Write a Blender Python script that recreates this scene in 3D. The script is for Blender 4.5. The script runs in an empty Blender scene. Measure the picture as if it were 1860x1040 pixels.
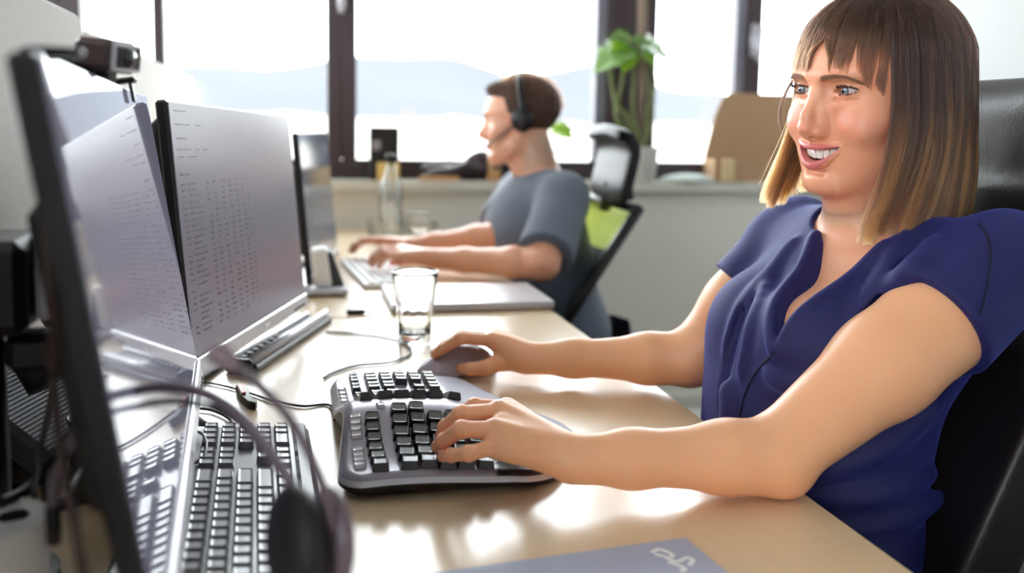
import bpy, math, random, time
import numpy as np
from mathutils import Vector, Matrix
T0 = time.time()
random.seed(4)
rng = np.random.default_rng(7)
sc = bpy.context.scene
COL = sc.collection

# ------------------------------------------------------------------ camera
F = 1750.; PX = 930.; PY = 425.
PITCH, YAW, ROLL = math.radians(6.45), math.radians(12.9), math.radians(1.0)
CAM = np.array([0, 0, 1.11])
fwd = np.array([math.sin(YAW)*math.cos(PITCH), math.cos(YAW)*math.cos(PITCH), -math.sin(PITCH)])
r0 = np.cross(fwd, [0, 0, 1]); r0 /= np.linalg.norm(r0); u0 = np.cross(r0, fwd)
rgt = r0*math.cos(ROLL) + u0*math.sin(ROLL); upv = np.cross(rgt, fwd)
cam = bpy.data.cameras.new('camera'); camo = bpy.data.objects.new('camera', cam); COL.objects.link(camo)
camo.matrix_world = Matrix(((rgt[0], upv[0], -fwd[0], CAM[0]), (rgt[1], upv[1], -fwd[1], CAM[1]), (rgt[2], upv[2], -fwd[2], CAM[2]), (0, 0, 0, 1)))
cam.sensor_width = 36; cam.lens = 36*F/1860; cam.shift_y = -(520-PY)/1860
cam.clip_start = .02; cam.clip_end = 30000
cam.dof.use_dof = True; cam.dof.focus_distance = 1.09; cam.dof.aperture_fstop = 2.9
sc.camera = camo

# ------------------------------------------------------------------ world, exposure
w = bpy.data.worlds.new('world'); sc.world = w; w.use_nodes = True
bg = w.node_tree.nodes['Background']
bg.inputs[0].default_value = (.93, .965, 1, 1); bg.inputs[1].default_value = 6.0
sc.view_settings.view_transform = 'Standard'; sc.view_settings.look = 'None'
sc.view_settings.gamma = 1; sc.view_settings.use_curve_mapping = False
sc.view_settings.exposure = 1.06
sc.cycles.use_denoising = True
sc.cycles.max_bounces = 10; sc.cycles.transparent_max_bounces = 16; sc.cycles.diffuse_bounces = 5
sc.cycles.sample_clamp_indirect = 8
sc.cycles.caustics_reflective = False; sc.cycles.caustics_refractive = False

# ------------------------------------------------------------------ helpers
def ray(x, y): return fwd + rgt*(x-PX)/F - upv*(y-PY)/F
def at(x, y, d): return CAM + ray(x, y)*d
def onz(x, y, z):
    r = ray(x, y); return CAM + r*((z-CAM[2])/r[2])
def onx(x, y, X):
    r = ray(x, y); return CAM + r*(X/r[0])
def ony(x, y, Y):
    r = ray(x, y); return CAM + r*(Y/r[1])

def srgb(*c):
    if max(c) > 1: c = [v/255 for v in c]
    return tuple((v/12.92 if v <= .04045 else ((v+.055)/1.055)**2.4) for v in c) + (1,)

MATS = {}
def mat(name, col, rough=.5, metal=0, spec=.5, sss=0, sssc=None, coat=0, sheen=0, emit=None, es=0, bump=None, var=None, trans=0, ior=1.45):
    if name in MATS: return MATS[name]
    m = bpy.data.materials.new(name); m.use_nodes = True; nt = m.node_tree; b = nt.nodes['Principled BSDF']
    b.inputs['Base Color'].default_value = col; b.inputs['Roughness'].default_value = rough
    b.inputs['Metallic'].default_value = metal; b.inputs['Specular IOR Level'].default_value = spec
    b.inputs['Coat Weight'].default_value = coat; b.inputs['Coat Roughness'].default_value = .08
    b.inputs['Sheen Weight'].default_value = sheen; b.inputs['IOR'].default_value = ior
    b.inputs['Transmission Weight'].default_value = trans
    if sss:
        b.inputs['Subsurface Weight'].default_value = sss; b.inputs['Subsurface Scale'].default_value = .006
        b.inputs['Subsurface Radius'].default_value = (1, .35, .2)
    if emit: b.inputs['Emission Color'].default_value = emit; b.inputs['Emission Strength'].default_value = es
    tc = None
    if bump or var:
        tc = nt.nodes.new('ShaderNodeTexCoord')
    if var:   # (scale, amount, stretch)
        mp = nt.nodes.new('ShaderNodeMapping'); mp.inputs['Scale'].default_value = var[2] if len(var) > 2 else (1, 1, 1)
        nt.links.new(tc.outputs['Object'], mp.inputs[0])
        n = nt.nodes.new('ShaderNodeTexNoise'); n.inputs['Scale'].default_value = var[0]; n.inputs['Detail'].default_value = 5
        nt.links.new(mp.outputs[0], n.inputs['Vector'])
        mr = nt.nodes.new('ShaderNodeMapRange'); mr.inputs['To Min'].default_value = 1-var[1]; mr.inputs['To Max'].default_value = 1+var[1]
        nt.links.new(n.outputs['Fac'], mr.inputs['Value'])
        vm = nt.nodes.new('ShaderNodeVectorMath'); vm.operation = 'SCALE'; vm.inputs[0].default_value = col[:3]
        nt.links.new(mr.outputs[0], vm.inputs['Scale']); nt.links.new(vm.outputs[0], b.inputs['Base Color'])
    if bump:  # (scale, strength, distance)
        n2 = nt.nodes.new('ShaderNodeTexNoise'); n2.inputs['Scale'].default_value = bump[0]; n2.inputs['Detail'].default_value = 4
        nt.links.new(tc.outputs['Object'], n2.inputs['Vector'])
        bp = nt.nodes.new('ShaderNodeBump'); bp.inputs['Strength'].default_value = bump[1]; bp.inputs['Distance'].default_value = bump[2]
        nt.links.new(n2.outputs['Fac'], bp.inputs['Height']); nt.links.new(bp.outputs[0], b.inputs['Normal'])
    MATS[name] = m; return m

def attrcol(m, name='tint'):
    nt = m.node_tree; a = nt.nodes.new('ShaderNodeAttribute'); a.attribute_name = name
    nt.links.new(a.outputs['Color'], nt.nodes['Principled BSDF'].inputs['Base Color']); return m

def glass_pane(name, tint=(.97, .985, .98, 1), gl=.05, rough=0):
    m = bpy.data.materials.new(name); m.use_nodes = True; nt = m.node_tree
    nt.nodes.remove(nt.nodes['Principled BSDF']); out = nt.nodes['Material Output']
    t = nt.nodes.new('ShaderNodeBsdfTransparent'); t.inputs[0].default_value = tint
    g = nt.nodes.new('ShaderNodeBsdfGlossy'); g.inputs['Roughness'].default_value = rough
    lw = nt.nodes.new('ShaderNodeLayerWeight'); lw.inputs[0].default_value = .15
    mr = nt.nodes.new('ShaderNodeMapRange'); mr.inputs['To Min'].default_value = gl; mr.inputs['To Max'].default_value = .9
    nt.links.new(lw.outputs['Fresnel'], mr.inputs['Value'])
    mx = nt.nodes.new('ShaderNodeMixShader'); nt.links.new(mr.outputs[0], mx.inputs[0])
    nt.links.new(t.outputs[0], mx.inputs[1]); nt.links.new(g.outputs[0], mx.inputs[2]); nt.links.new(mx.outputs[0], out.inputs[0])
    return m

def props(o, label=None, cat=None, group=None, kind=None):
    if label: o['label'] = label
    if cat: o['category'] = cat
    if group: o['group'] = group
    if kind: o['kind'] = kind
    return o
def empty(name, loc, label, cat, group=None):
    o = bpy.data.objects.new(name, None); o.empty_display_size = .05; COL.objects.link(o)
    o.location = Vector(loc); return props(o, label, cat, group)
def link(name, me, m, parent=None, smooth=False, label=None):
    if m is not None and not me.materials:
        for x in (m if isinstance(m, (list, tuple)) else [m]): me.materials.append(x)
    if smooth: me.polygons.foreach_set('use_smooth', np.ones(len(me.polygons), bool))
    o = bpy.data.objects.new(name, me); COL.objects.link(o)
    if parent is not None:
        o.parent = parent; o.matrix_parent_inverse = Matrix.Translation(wloc(parent)).inverted()
    if label: o['label'] = label
    return o
def wloc(o):
    v = Vector(o.location)
    if o.parent is not None: v = v*1.0
    return v
# parts are authored in world coordinates; their parents carry only a translation
def mesh(name, V, Fc, m=None, parent=None, smooth=False, label=None):
    me = bpy.data.meshes.new(name)
    V = np.asarray(V, float)
    me.from_pydata([tuple(v) for v in V], [], [tuple(f) for f in Fc]); me.update()
    return link(name, me, m, parent, smooth, label)

class MB:
    """collects simple solids in world space"""
    def __init__(s): s.V = []; s.F = []; s.mi = []; s.cm = 0
    def add(s, V, Fc):
        n = len(s.V); s.V += [tuple(map(float, v)) for v in V]; s.F += [tuple(i+n for i in f) for f in Fc]; s.mi += [s.cm]*len(Fc); return s
    def box(s, c, d, R=None, bev=0):
        c = np.array(c, float); hx, hy, hz = np.array(d)/2.
        R = np.eye(3) if R is None else np.array(R)
        if bev <= 0:
            P = [(x, y, z) for x in (-hx, hx) for y in (-hy, hy) for z in (-hz, hz)]
            Fc = [(0, 1, 3, 2), (4, 6, 7, 5), (0, 4, 5, 1), (2, 3, 7, 6), (0, 2, 6, 4), (1, 5, 7, 3)]
            return s.add([c+R@np.array(p) for p in P], Fc)
        b = min(bev, hx*.99, hy*.99, hz*.99)
        P = []; idx = {}
        for sx in (-1, 1):
            for sy in (-1, 1):
                for sz in (-1, 1):
                    for ax in range(3):
                        q = [sx*(hx-b), sy*(hy-b), sz*(hz-b)]; q[ax] = (sx*hx, sy*hy, sz*hz)[ax]
                        idx[(sx, sy, sz, ax)] = len(P); P.append(q)
        Fc = []
        def quad(ks):
            Fc.append(tuple(idx[k] for k in ks))
        for ax in range(3):
            o1, o2 = [a for a in range(3) if a != ax]
            for sg in (-1, 1):
                ks = []
                for a, bb in ((-1, -1), (1, -1), (1, 1), (-1, 1)):
                    q = [0, 0, 0]; q[ax] = sg; q[o1] = a; q[o2] = bb; ks.append((*q, ax))
                quad(ks)
        for ax in range(3):           # edge bevels along axis ax
            o1, o2 = [a for a in range(3) if a != ax]
            for a in (-1, 1):
                for bb in (-1, 1):
                    ks = []
                    for t, which in ((-1, o1), (1, o1), (1, o2), (-1, o2)):
                        q = [0, 0, 0]; q[ax] = t; q[o1] = a; q[o2] = bb; ks.append((*q, which))
                    quad(ks)
        for sx in (-1, 1):
            for sy in (-1, 1):
                for sz in (-1, 1): quad([(sx, sy, sz, 0), (sx, sy, sz, 1), (sx, sy, sz, 2)])
        return s.add([c+R@np.array(p) for p in P], Fc)
    def tube(s, pts, r, n=10, cap=True):
        pts = [np.array(p, float) for p in pts]; k = len(pts)
        rs = [r]*k if np.isscalar(r) else list(r)
        V = []; up = np.array([0, 0, 1.])
        tprev = None; N = None
        for i, p in enumerate(pts):
            t = pts[min(i+1, k-1)]-pts[max(i-1, 0)]; t = t/(np.linalg.norm(t)+1e-12)
            if N is None:
                N = np.cross(t, up if abs(t[2]) < .9 else np.array([1., 0, 0])); N /= np.linalg.norm(N)
            else:
                N = N - t*(N@t); N /= np.linalg.norm(N)
            B = np.cross(t, N)
            for j in range(n):
                a = 2*math.pi*j/n; V.append(p+rs[i]*(math.cos(a)*N+math.sin(a)*B))
        Fc = [(i*n+j, i*n+(j+1) % n, (i+1)*n+(j+1) % n, (i+1)*n+j) for i in range(k-1) for j in range(n)]
        if cap: Fc += [tuple(range(n))[::-1], tuple((k-1)*n+j for j in range(n))]
        return s.add(V, Fc)
    def lathe(s, c, prof, n=24, R=None):
        c = np.array(c, float); R = np.eye(3) if R is None else np.array(R); V = []; Fc = []
        for (r, z) in prof:
            for j in range(n):
                a = 2*math.pi*j/n; V.append(c+R@np.array([r*math.cos(a), r*math.sin(a), z]))
        k = len(prof)
        Fc = [(i*n+j, i*n+(j+1) % n, (i+1)*n+(j+1) % n, (i+1)*n+j) for i in range(k-1) for j in range(n)]
        return s.add(V, Fc)
    def prism(s, poly, z0, z1):
        n = len(poly); V = [(p[0], p[1], z0) for p in poly]+[(p[0], p[1], z1) for p in poly]
        return s.add(V, [tuple(range(n))[::-1], tuple(range(n, 2*n))]+[(i, (i+1) % n, n+(i+1) % n, n+i) for i in range(n)])
    def build(s, name, m, parent=None, smooth=False, label=None, bevel=0):
        me = bpy.data.meshes.new(name); me.from_pydata(s.V, [], s.F)
        if isinstance(m, (list, tuple)):
            for x in m: me.materials.append(x)
            me.polygons.foreach_set('material_index', s.mi)
        import bmesh
        bm = bmesh.new(); bm.from_mesh(me); bmesh.ops.recalc_face_normals(bm, faces=bm.faces)
        bm.to_mesh(me); bm.free(); me.update()
        o = link(name, me, m, parent, smooth, label)
        if bevel:
            md = o.modifiers.new('bevel', 'BEVEL'); md.width = bevel; md.segments = 3; md.limit_method = 'ANGLE'
            me.polygons.foreach_set('use_smooth', np.ones(len(me.polygons), bool))
            md2 = o.modifiers.new('wn', 'WEIGHTED_NORMAL'); md2.keep_sharp = True
        return o
def rotz(a): c, s_ = math.cos(a), math.sin(a); return np.array([[c, -s_, 0], [s_, c, 0], [0, 0, 1]])
def roty(a): c, s_ = math.cos(a), math.sin(a); return np.array([[c, 0, s_], [0, 1, 0], [-s_, 0, c]])
def rotx(a): c, s_ = math.cos(a), math.sin(a); return np.array([[1, 0, 0], [0, c, -s_], [0, s_, c]])
def spline(P, n=8, closed=False):
    P = [np.array(p, float) for p in P]; out = []
    K = len(P); rngk = range(K if closed else K-1)
    for i in rngk:
        g = (lambda j: P[j % K]) if closed else (lambda j: P[min(max(j, 0), K-1)])
        p0, p1, p2, p3 = g(i-1), g(i), g(i+1), g(i+2)
        for k in range(n):
            t = k/n; out.append(.5*((2*p1)+(-p0+p2)*t+(2*p0-5*p1+4*p2-p3)*t*t+(-p0+3*p1-3*p2+p3)*t**3))
    if not closed: out.append(P[-1])
    return out

# ------------------------------------------------------------------ implicit surfaces
class Field:
    def __init__(s, lo, hi, h):
        s.lo = np.array(lo, np.float32); s.h = h
        s.n = [int(math.ceil((hi[i]-lo[i])/h))+1 for i in range(3)]
        s.ax = [(lo[i]+h*np.arange(s.n[i])).astype(np.float32) for i in range(3)]
        s.A = np.full(s.n, .05, np.float32)
    def op(s, fn, lo, hi, k=.005, mode='u'):
        m = k+4*s.h; sl = []
        for i in range(3):
            a = int(math.floor((lo[i]-m-s.lo[i])/s.h)); b = int(math.ceil((hi[i]+m-s.lo[i])/s.h))+1
            a = max(a, 0); b = min(b, s.n[i])
            if b <= a: return s
            sl.append(slice(a, b))
        sl = tuple(sl)
        x = s.ax[0][sl[0]][:, None, None]; y = s.ax[1][sl[1]][None, :, None]; z = s.ax[2][sl[2]][None, None, :]
        d = fn(x, y, z).astype(np.float32); A = s.A[sl]; k = max(k, 1e-6)
        if mode == 'u':
            h = np.clip(.5+.5*(A-d)/k, 0, 1); s.A[sl] = A*(1-h)+d*h-k*h*(1-h)
        else:
            d = -d if mode == 's' else d
            h = np.clip(.5+.5*(d-A)/k, 0, 1); s.A[sl] = A*(1-h)+d*h+k*h*(1-h)
        return s
    def cone(s, a, b, ra, rb, k=.005, mode='u'):
        a = np.array(a, float); b = np.array(b, float); ab = b-a; L2 = float(ab@ab)+1e-12
        def fn(x, y, z):
            t = np.clip(((x-a[0])*ab[0]+(y-a[1])*ab[1]+(z-a[2])*ab[2])/L2, 0, 1)
            return np.sqrt((x-a[0]-t*ab[0])**2+(y-a[1]-t*ab[1])**2+(z-a[2]-t*ab[2])**2)-(ra+t*(rb-ra))
        lo = np.minimum(a-ra, b-rb); hi = np.maximum(a+ra, b+rb)
        return s.op(fn, lo, hi, k, mode)
    def chain(s, pts, rs, k=.005, mode='u'):
        for i in range(len(pts)-1): s.cone(pts[i], pts[i+1], rs[i], rs[i+1], k, mode)
        return s
    def ball(s, c, r, k=.005, mode='u', R=None):
        c = np.array(c, float); r = np.array([r]*3 if np.isscalar(r) else r, float)
        def fn(x, y, z):
            X, Y, Z = x-c[0], y-c[1], z-c[2]
            if R is not None:
                X, Y, Z = (R[0][0]*X+R[1][0]*Y+R[2][0]*Z, R[0][1]*X+R[1][1]*Y+R[2][1]*Z, R[0][2]*X+R[1][2]*Y+R[2][2]*Z)
            k0 = np.sqrt((X/r[0])**2+(Y/r[1])**2+(Z/r[2])**2); k1 = np.sqrt((X/r[0]**2)**2+(Y/r[1]**2)**2+(Z/r[2]**2)**2)
            return k0*(k0-1)/np.maximum(k1, 1e-6)
        e = r.max() if R is not None else r
        return s.op(fn, c-e, c+e, k, mode)
    def extract(s):
        A = s.A; ins = (A < 0).astype(np.uint8)
        c = np.zeros([n-1 for n in A.shape], np.uint8)
        for dx in (0, 1):
            for dy in (0, 1):
                for dz in (0, 1): c += ins[dx:A.shape[0]-1+dx, dy:A.shape[1]-1+dy, dz:A.shape[2]-1+dz]
        act = (c > 0) & (c < 8); I = np.argwhere(act); idx = np.full(act.shape, -1, np.int32); idx[act] = np.arange(len(I))
        cs = [(dx, dy, dz) for dx in (0, 1) for dy in (0, 1) for dz in (0, 1)]
        V = np.stack([A[I[:, 0]+q[0], I[:, 1]+q[1], I[:, 2]+q[2]] for q in cs], 1)
        P = np.zeros((len(I), 3)); cnt = np.zeros(len(I))
        for a in range(8):
            for b in range(a+1, 8):
                if sum(abs(cs[a][i]-cs[b][i]) for i in range(3)) != 1: continue
                m = (V[:, a] < 0) != (V[:, b] < 0); t = V[m, a]/(V[m, a]-V[m, b])
                P[m] += np.array(cs[a])+t[:, None]*(np.array(cs[b])-np.array(cs[a])); cnt[m] += 1
        P = (P/cnt[:, None]+I)*s.h+s.lo
        Q = []
        for ax in range(3):
            o1, o2 = [(1, 2), (2, 0), (0, 1)][ax]
            a = ins; sh = [slice(None)]*3; sh2 = [slice(None)]*3; sh[ax] = slice(0, -1); sh2[ax] = slice(1, None)
            d = a[tuple(sh)].astype(np.int8)-a[tuple(sh2)].astype(np.int8)
            E = np.argwhere(d != 0); val = d[E[:, 0], E[:, 1], E[:, 2]]
            ok = (E[:, o1] > 0) & (E[:, o2] > 0) & (E[:, o1] < act.shape[o1]) & (E[:, o2] < act.shape[o2]); E = E[ok]; val = val[ok]
            def g(a1, a2):
                q = E.copy(); q[:, o1] -= a1; q[:, o2] -= a2; return idx[q[:, 0], q[:, 1], q[:, 2]]
            q = np.stack([g(1, 1), g(0, 1), g(0, 0), g(1, 0)], 1); q[val < 0] = q[val < 0][:, ::-1]; Q.append(q)
        Q = np.concatenate(Q); Q = Q[(Q >= 0).all(1)]
        return P, Q
def smooth_vq(V, Q, it=1, lam=.5):
    e = np.concatenate([Q[:, [0, 1]], Q[:, [1, 2]], Q[:, [2, 3]], Q[:, [3, 0]]])
    for _ in range(it):
        S = np.zeros_like(V); n = np.zeros(len(V))
        for a, b in ((0, 1), (1, 0)):
            np.add.at(S, e[:, a], V[e[:, b]]); np.add.at(n, e[:, a], 1)
        V = V+lam*(S/np.maximum(n, 1)[:, None]-V)
    return V
def npmesh(name, V, Q, m, parent=None, tint=None, label=None):
    me = bpy.data.meshes.new(name); me.vertices.add(len(V)); me.vertices.foreach_set('co', np.asarray(V, np.float32).ravel())
    me.loops.add(Q.size); me.loops.foreach_set('vertex_index', Q.astype(np.int32).ravel())
    me.polygons.add(len(Q)); me.polygons.foreach_set('loop_start', np.arange(0, Q.size, 4, dtype=np.int32))
    me.update(calc_edges=True); me.validate()
    if tint is not None:
        a = me.color_attributes.new('tint', 'FLOAT_COLOR', 'POINT'); c = np.ones((len(V), 4), np.float32); c[:, :3] = tint; a.data.foreach_set('color', c.ravel())
    return link(name, me, m, parent, True, label)
def strands(name, paths, rad, m, parent=None, label=None):
    """paths: (n, k, 3) world points of single hairs"""
    n, k, _ = paths.shape; cu = bpy.data.hair_curves.new(name); cu.add_curves([k]*n)
    cu.attributes['position'].data.foreach_set('vector', paths.astype(np.float32).ravel())
    ra = cu.attributes.new('radius', 'FLOAT', 'POINT'); t = np.linspace(0, 1, k)
    ra.data.foreach_set('value', (np.ones((n, 1))*rad*(1-.65*t**3)[None, :]).astype(np.float32).ravel())
    cu.materials.append(m); o = bpy.data.objects.new(name, cu); COL.objects.link(o)
    if parent is not None: o.parent = parent; o.matrix_parent_inverse = Matrix.Translation(parent.location).inverted()
    if label: o['label'] = label
    return o
# ------------------------------------------------------------------ materials
M = {}
M['black'] = mat('black_plastic', srgb(22, 20, 22), .38)
M['black_soft'] = mat('black_rubber', srgb(26, 23, 25), .55)
M['frame'] = mat('window_frame_brown', srgb(66, 54, 57), .45)
M['frame_grey'] = mat('window_reveal_grey', srgb(120, 118, 130), .4)
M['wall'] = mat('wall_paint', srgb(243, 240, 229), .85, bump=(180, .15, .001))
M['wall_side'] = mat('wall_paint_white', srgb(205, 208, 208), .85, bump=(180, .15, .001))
M['ceil'] = mat('ceiling_paint', srgb(235, 235, 232), .9)
M['sill'] = mat('sill_laminate', srgb(215, 212, 200), .45)
M['carpet'] = mat('carpet', srgb(64, 60, 64), .95, bump=(900, .6, .003), var=(300, .25))
M['skirt'] = mat('skirting_black', srgb(20, 18, 18), .6)
M['fabric'] = mat('partition_fabric', srgb(226, 223, 220), .95, bump=(700, .5, .002), var=(420, .13))
M['fabric2'] = mat('partition_fabric_pale', srgb(238, 236, 232), .95, bump=(700, .3, .001))
M['desk'] = mat('maple_laminate', srgb(226, 200, 163), .30, spec=.6, coat=.7, var=(14, .05, (8, 1, 1)), bump=(400, .04, .0004))
M['desk_edge'] = mat('maple_edge', srgb(205, 182, 150), .4)
M['steel'] = mat('silver_paint', srgb(178, 178, 184), .32, metal=.6)
M['silver'] = mat('silver_plastic', srgb(196, 195, 202), .3, metal=.35)
M['white'] = mat('white_plastic', srgb(240, 240, 240), .35)
M['chrome'] = mat('bare_metal', srgb(200, 200, 200), .2, metal=1)
M['leather'] = mat('black_leather', srgb(22, 17, 20), .42, bump=(260, .25, .001))
M['mesh_black'] = mat('black_mesh_fabric', srgb(16, 15, 17), .8, bump=(900, .5, .001))
M['lime'] = mat('lime_fabric', srgb(190, 205, 62), .8)
M['card'] = mat('cardboard', srgb(186, 152, 118), .85, var=(9, .06))
M['kraft'] = mat('kraft_light', srgb(222, 196, 150), .8)
M['screen'] = mat('screen_glass', srgb(30, 30, 38), .04, spec=.5, emit=srgb(176, 176, 200), es=.12)
M['screen_matte'] = mat('matte_screen', srgb(50, 48, 56), .27, spec=.32, emit=srgb(184, 176, 190), es=.12)
M['screen_far'] = mat('screen_glass_far', srgb(30, 34, 44), .1, spec=.6, emit=srgb(120, 130, 150), es=.15)
M['ink'] = mat('screen_ink', srgb(60, 56, 70), .4, emit=srgb(110, 102, 116), es=.10)
M['green'] = mat('green_leaf', srgb(120, 165, 40), .35, spec=.6, sss=.0)
M['pane'] = glass_pane('window_glass', gl=.03)
M['clear'] = glass_pane('drinking_glass', (.93, .95, .945, 1), gl=.16, rough=.06)
M['desk'].node_tree.nodes['Principled BSDF'].inputs['Coat Roughness'].default_value = .2
# ------------------------------------------------------------------ room shell
X0, X1, Y0, YW, ZC = -3.6, 2.32, -2.8, 3.5, 2.75
def sbox(name, lo, hi, m, bevel=0):
    lo, hi = np.array(lo, float), np.array(hi, float)
    o = MB().box((lo+hi)/2, hi-lo, bev=bevel).build(name, m); return props(o, kind='structure')
sbox('floor', (X0-.2, Y0-.2, -.1), (X1+.2, YW+.3, 0), M['carpet'])
sbox('ceiling', (X0-.2, Y0-.2, ZC), (X1+.2, YW+.3, ZC+.1), M['ceil'])
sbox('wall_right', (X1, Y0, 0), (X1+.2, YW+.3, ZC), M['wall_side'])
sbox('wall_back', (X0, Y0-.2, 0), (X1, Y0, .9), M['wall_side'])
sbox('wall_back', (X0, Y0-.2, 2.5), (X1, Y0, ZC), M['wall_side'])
sbox('wall_back', (-1.6, Y0-.2, .9), (X1, Y0, 2.5), M['wall_side'])  # stops short: unseen opening added here to brighten the room and her face
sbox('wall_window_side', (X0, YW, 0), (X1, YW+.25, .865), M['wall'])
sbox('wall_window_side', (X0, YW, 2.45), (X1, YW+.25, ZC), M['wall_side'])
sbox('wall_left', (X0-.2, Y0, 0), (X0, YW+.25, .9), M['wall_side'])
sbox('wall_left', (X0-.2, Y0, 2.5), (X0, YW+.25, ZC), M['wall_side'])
sbox('wall_left', (X0-.2, Y0, .9), (X0, .3, 2.5), M['wall_side'])  # unseen stretch closed up to keep light off her near side
for k, yy in enumerate(np.linspace(.3, YW+.1, 4)):
    sbox('wall_left', (X0-.2, yy-.06, .9), (X0, yy+.06, 2.5), M['wall_side'])
sbox('baseboard_right', (X1-.015, Y0, 0), (X1, YW, .07), M['skirt'])
sbox('baseboard_window_side', (X0, YW-.015, 0), (X1-.015, YW, .06), M['wall'])
sbox('trim_1', (X0, YW-.05, .865), (X1, YW+.14, .905), M['sill'], .004)
YF = 3.58
def window(n, xl, xr, wl, wr, handle=None, reveal=None):
    zb, zt, fb = .905, 2.45, .07
    f = MB()
    for lo, hi in (((xl, zb), (xr, zb+fb)), ((xl, zt-.07), (xr, zt)), ((xl, zb+fb), (xl+wl, zt-.07)), ((xr-wr, zb+fb), (xr, zt-.07))):
        f.box(((lo[0]+hi[0])/2, YF+.035, (lo[1]+hi[1])/2), (hi[0]-lo[0], .07, hi[1]-lo[1]), bev=.004)
    o = f.build('window_%d' % n, M['frame']); props(o, kind='structure')
    p = MB().box(((xl+wl+xr-wr)/2, YF+.05, (zb+fb+zt-.07)/2), (xr-wr-xl-wl, .006, zt-.07-zb-fb)).build('window_pane', M['pane'], o)
    if reveal:
        MB().box((xr-wr-.019, YF+.03, (zb+fb+zt-.07)/2), (.038, .055, zt-.07-zb-fb), bev=.003).build('window_reveal', M['frame_grey'], o, label='pale grey inner reveal of the frame')
    if handle is not None:
        hx, hz = handle
        h = MB().box((hx, YF-.008, hz), (.034, .016, .13), bev=.006)
        h.box((hx, YF-.035, hz+.045), (.022, .05, .022), bev=.006)
        h.tube([(hx, YF-.055, hz+.05), (hx-.002, YF-.058, hz-.03), (hx-.004, YF-.056, hz-.085)], [.013, .012, .011], 10)
        h.build('window_handle', M['silver'], o, True, label='pale metal window handle')
window(1, -2.2, -.765, .06, .065)
window(2, -.765, -.448, .065, .02)
window(3, -.448, .178, .018, .053)
window(4, .178, 1.27, .052, .093, handle=(.178, 1.58), reveal=True)
window(5, 1.27, 1.785, .115, .03, reveal=True)
window(6, 1.785, 2.25, .045, .05, handle=(1.79, 1.46))
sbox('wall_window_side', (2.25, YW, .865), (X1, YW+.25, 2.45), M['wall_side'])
window(7, -3.6, -2.2, .06, .06)

# ------------------------------------------------------------------ outside the windows
def terrain(name, x0, x1, y0, y1, nx, ny, fn, m):
    xs = np.linspace(x0, x1, nx); ys = np.linspace(y0, y1, ny); X, Y = np.meshgrid(xs, ys, indexing='ij')
    Z = fn(X, Y); V = np.stack([X, Y, Z], -1).reshape(-1, 3)
    i, j = np.meshgrid(np.arange(nx-1), np.arange(ny-1), indexing='ij'); a = (i*ny+j).ravel()
    Q = np.stack([a, a+ny, a+ny+1, a+1], 1)
    o = npmesh(name, V, Q, m); return props(o, kind='structure')
def ridges(X, Y, seed, L):
    r = np.random.default_rng(seed); z = 0*X
    for k in range(10):
        a = r.uniform(0, 6.28); l = L*r.uniform(.3, 1.2); z = z+l/L*np.sin((X*math.cos(a)+Y*math.sin(a))/l*6.28+r.uniform(0, 6.28))
    return z/5
def mtn(X, Y):
    ang = X/Y
    # summit line of the range, as heights over the horizon seen along each direction
    prof = np.interp(ang, [-.6, -.3, -.2, -.12, -.02, .06, .16, .23, .32, .4, .6, 1.2], [.02, .035, .055, .05, .046, .060, .064, .048, .062, .04, .034, .03])
    env = np.clip((Y-5200)/2300, 0, 1)*np.clip((10500-Y)/2500, 0, 1)
    return -60+1.22*prof*Y*(np.sin(env*math.pi/2)**1.4)*(1+.10*ridges(X, Y, 3, 2600))
terrain('mountain_range', -6000, 12000, 5000, 10500, 140, 60, mtn, mat('hazy_hills', (.080, .084, .094, 1), .95, spec=0, var=(.0009, .12)))
terrain('valley_ground', -9000, 14000, 8, 6200, 60, 60, lambda X, Y: -22-30*np.clip(Y/6000, 0, 1)+(14+90*np.clip((Y-1800)/3000, 0, 1))*np.clip(ridges(X, Y, 8, 1500)+.35, 0, 1)*np.clip((Y-300)/900, 0, 1), mat('pale_ground', (.34, .32, .29, 1), .95, spec=0, var=(.01, .4)))

# ------------------------------------------------------------------ desks and partition
def desk(name, y0, y1, label, x0=-.30, x1=.51):
    o = empty(name, ((x0+x1)/2, (y0+y1)/2, 0), label, 'desk', 'maple office desks in a row')
    MB().box(((x0+x1)/2, (y0+y1)/2, .7275), (x1-x0, y1-y0, .025), bev=.0015).build('desk_top', M['desk'], o)
    for yy in (y0+.08, y1-.08):
        b = MB().box(((x0+x1)/2, yy, .03), (.7, .06, .03), bev=.004).box((-.02, yy, .37), (.08, .05, .65), bev=.004).box(((x0+x1)/2, yy, .70), (.7, .05, .03), bev=.004)
        b.build('leg', M['steel'], o)
    MB().box((-.1, (y0+y1)/2, .69), (.05, y1-y0-.2, .05)).build('crossbar', M['steel'], o)
    return o
desk('office_desk', .22, 1.829, 'nearest pale maple desk with the two keyboards on it')
desk('office_desk', 1.836, 3.42, 'far pale maple desk where the man in the grey shirt works')
def panel(y0, y1, zt, m, label, rc):
    pts = []
    for k in range(9):
        a = math.pi/2*k/8; pts.append((y1-rc+rc*math.sin(a), zt-rc+rc*math.cos(a)))
    poly = [(y0, zt)]+pts+[(y1, .45), (y0, .45)]
    V = [(-.355, a, b) for a, b in poly]+[(-.32, a, b) for a, b in poly]; n = len(poly)
    o = mesh('desk_partition', V, [tuple(range(n)), tuple(range(n, 2*n))[::-1]]+[(i, n+i, n+(i+1) % n, (i+1) % n) for i in range(n)], m)
    md = o.modifiers.new('b', 'BEVEL'); md.width = .006; md.segments = 3
    props(o, label, 'partition', 'fabric desk partitions')
panel(.1, 1.665, 1.268, M['fabric'], 'near grey fabric partition with a rounded corner behind the left monitor', .05)
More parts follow.
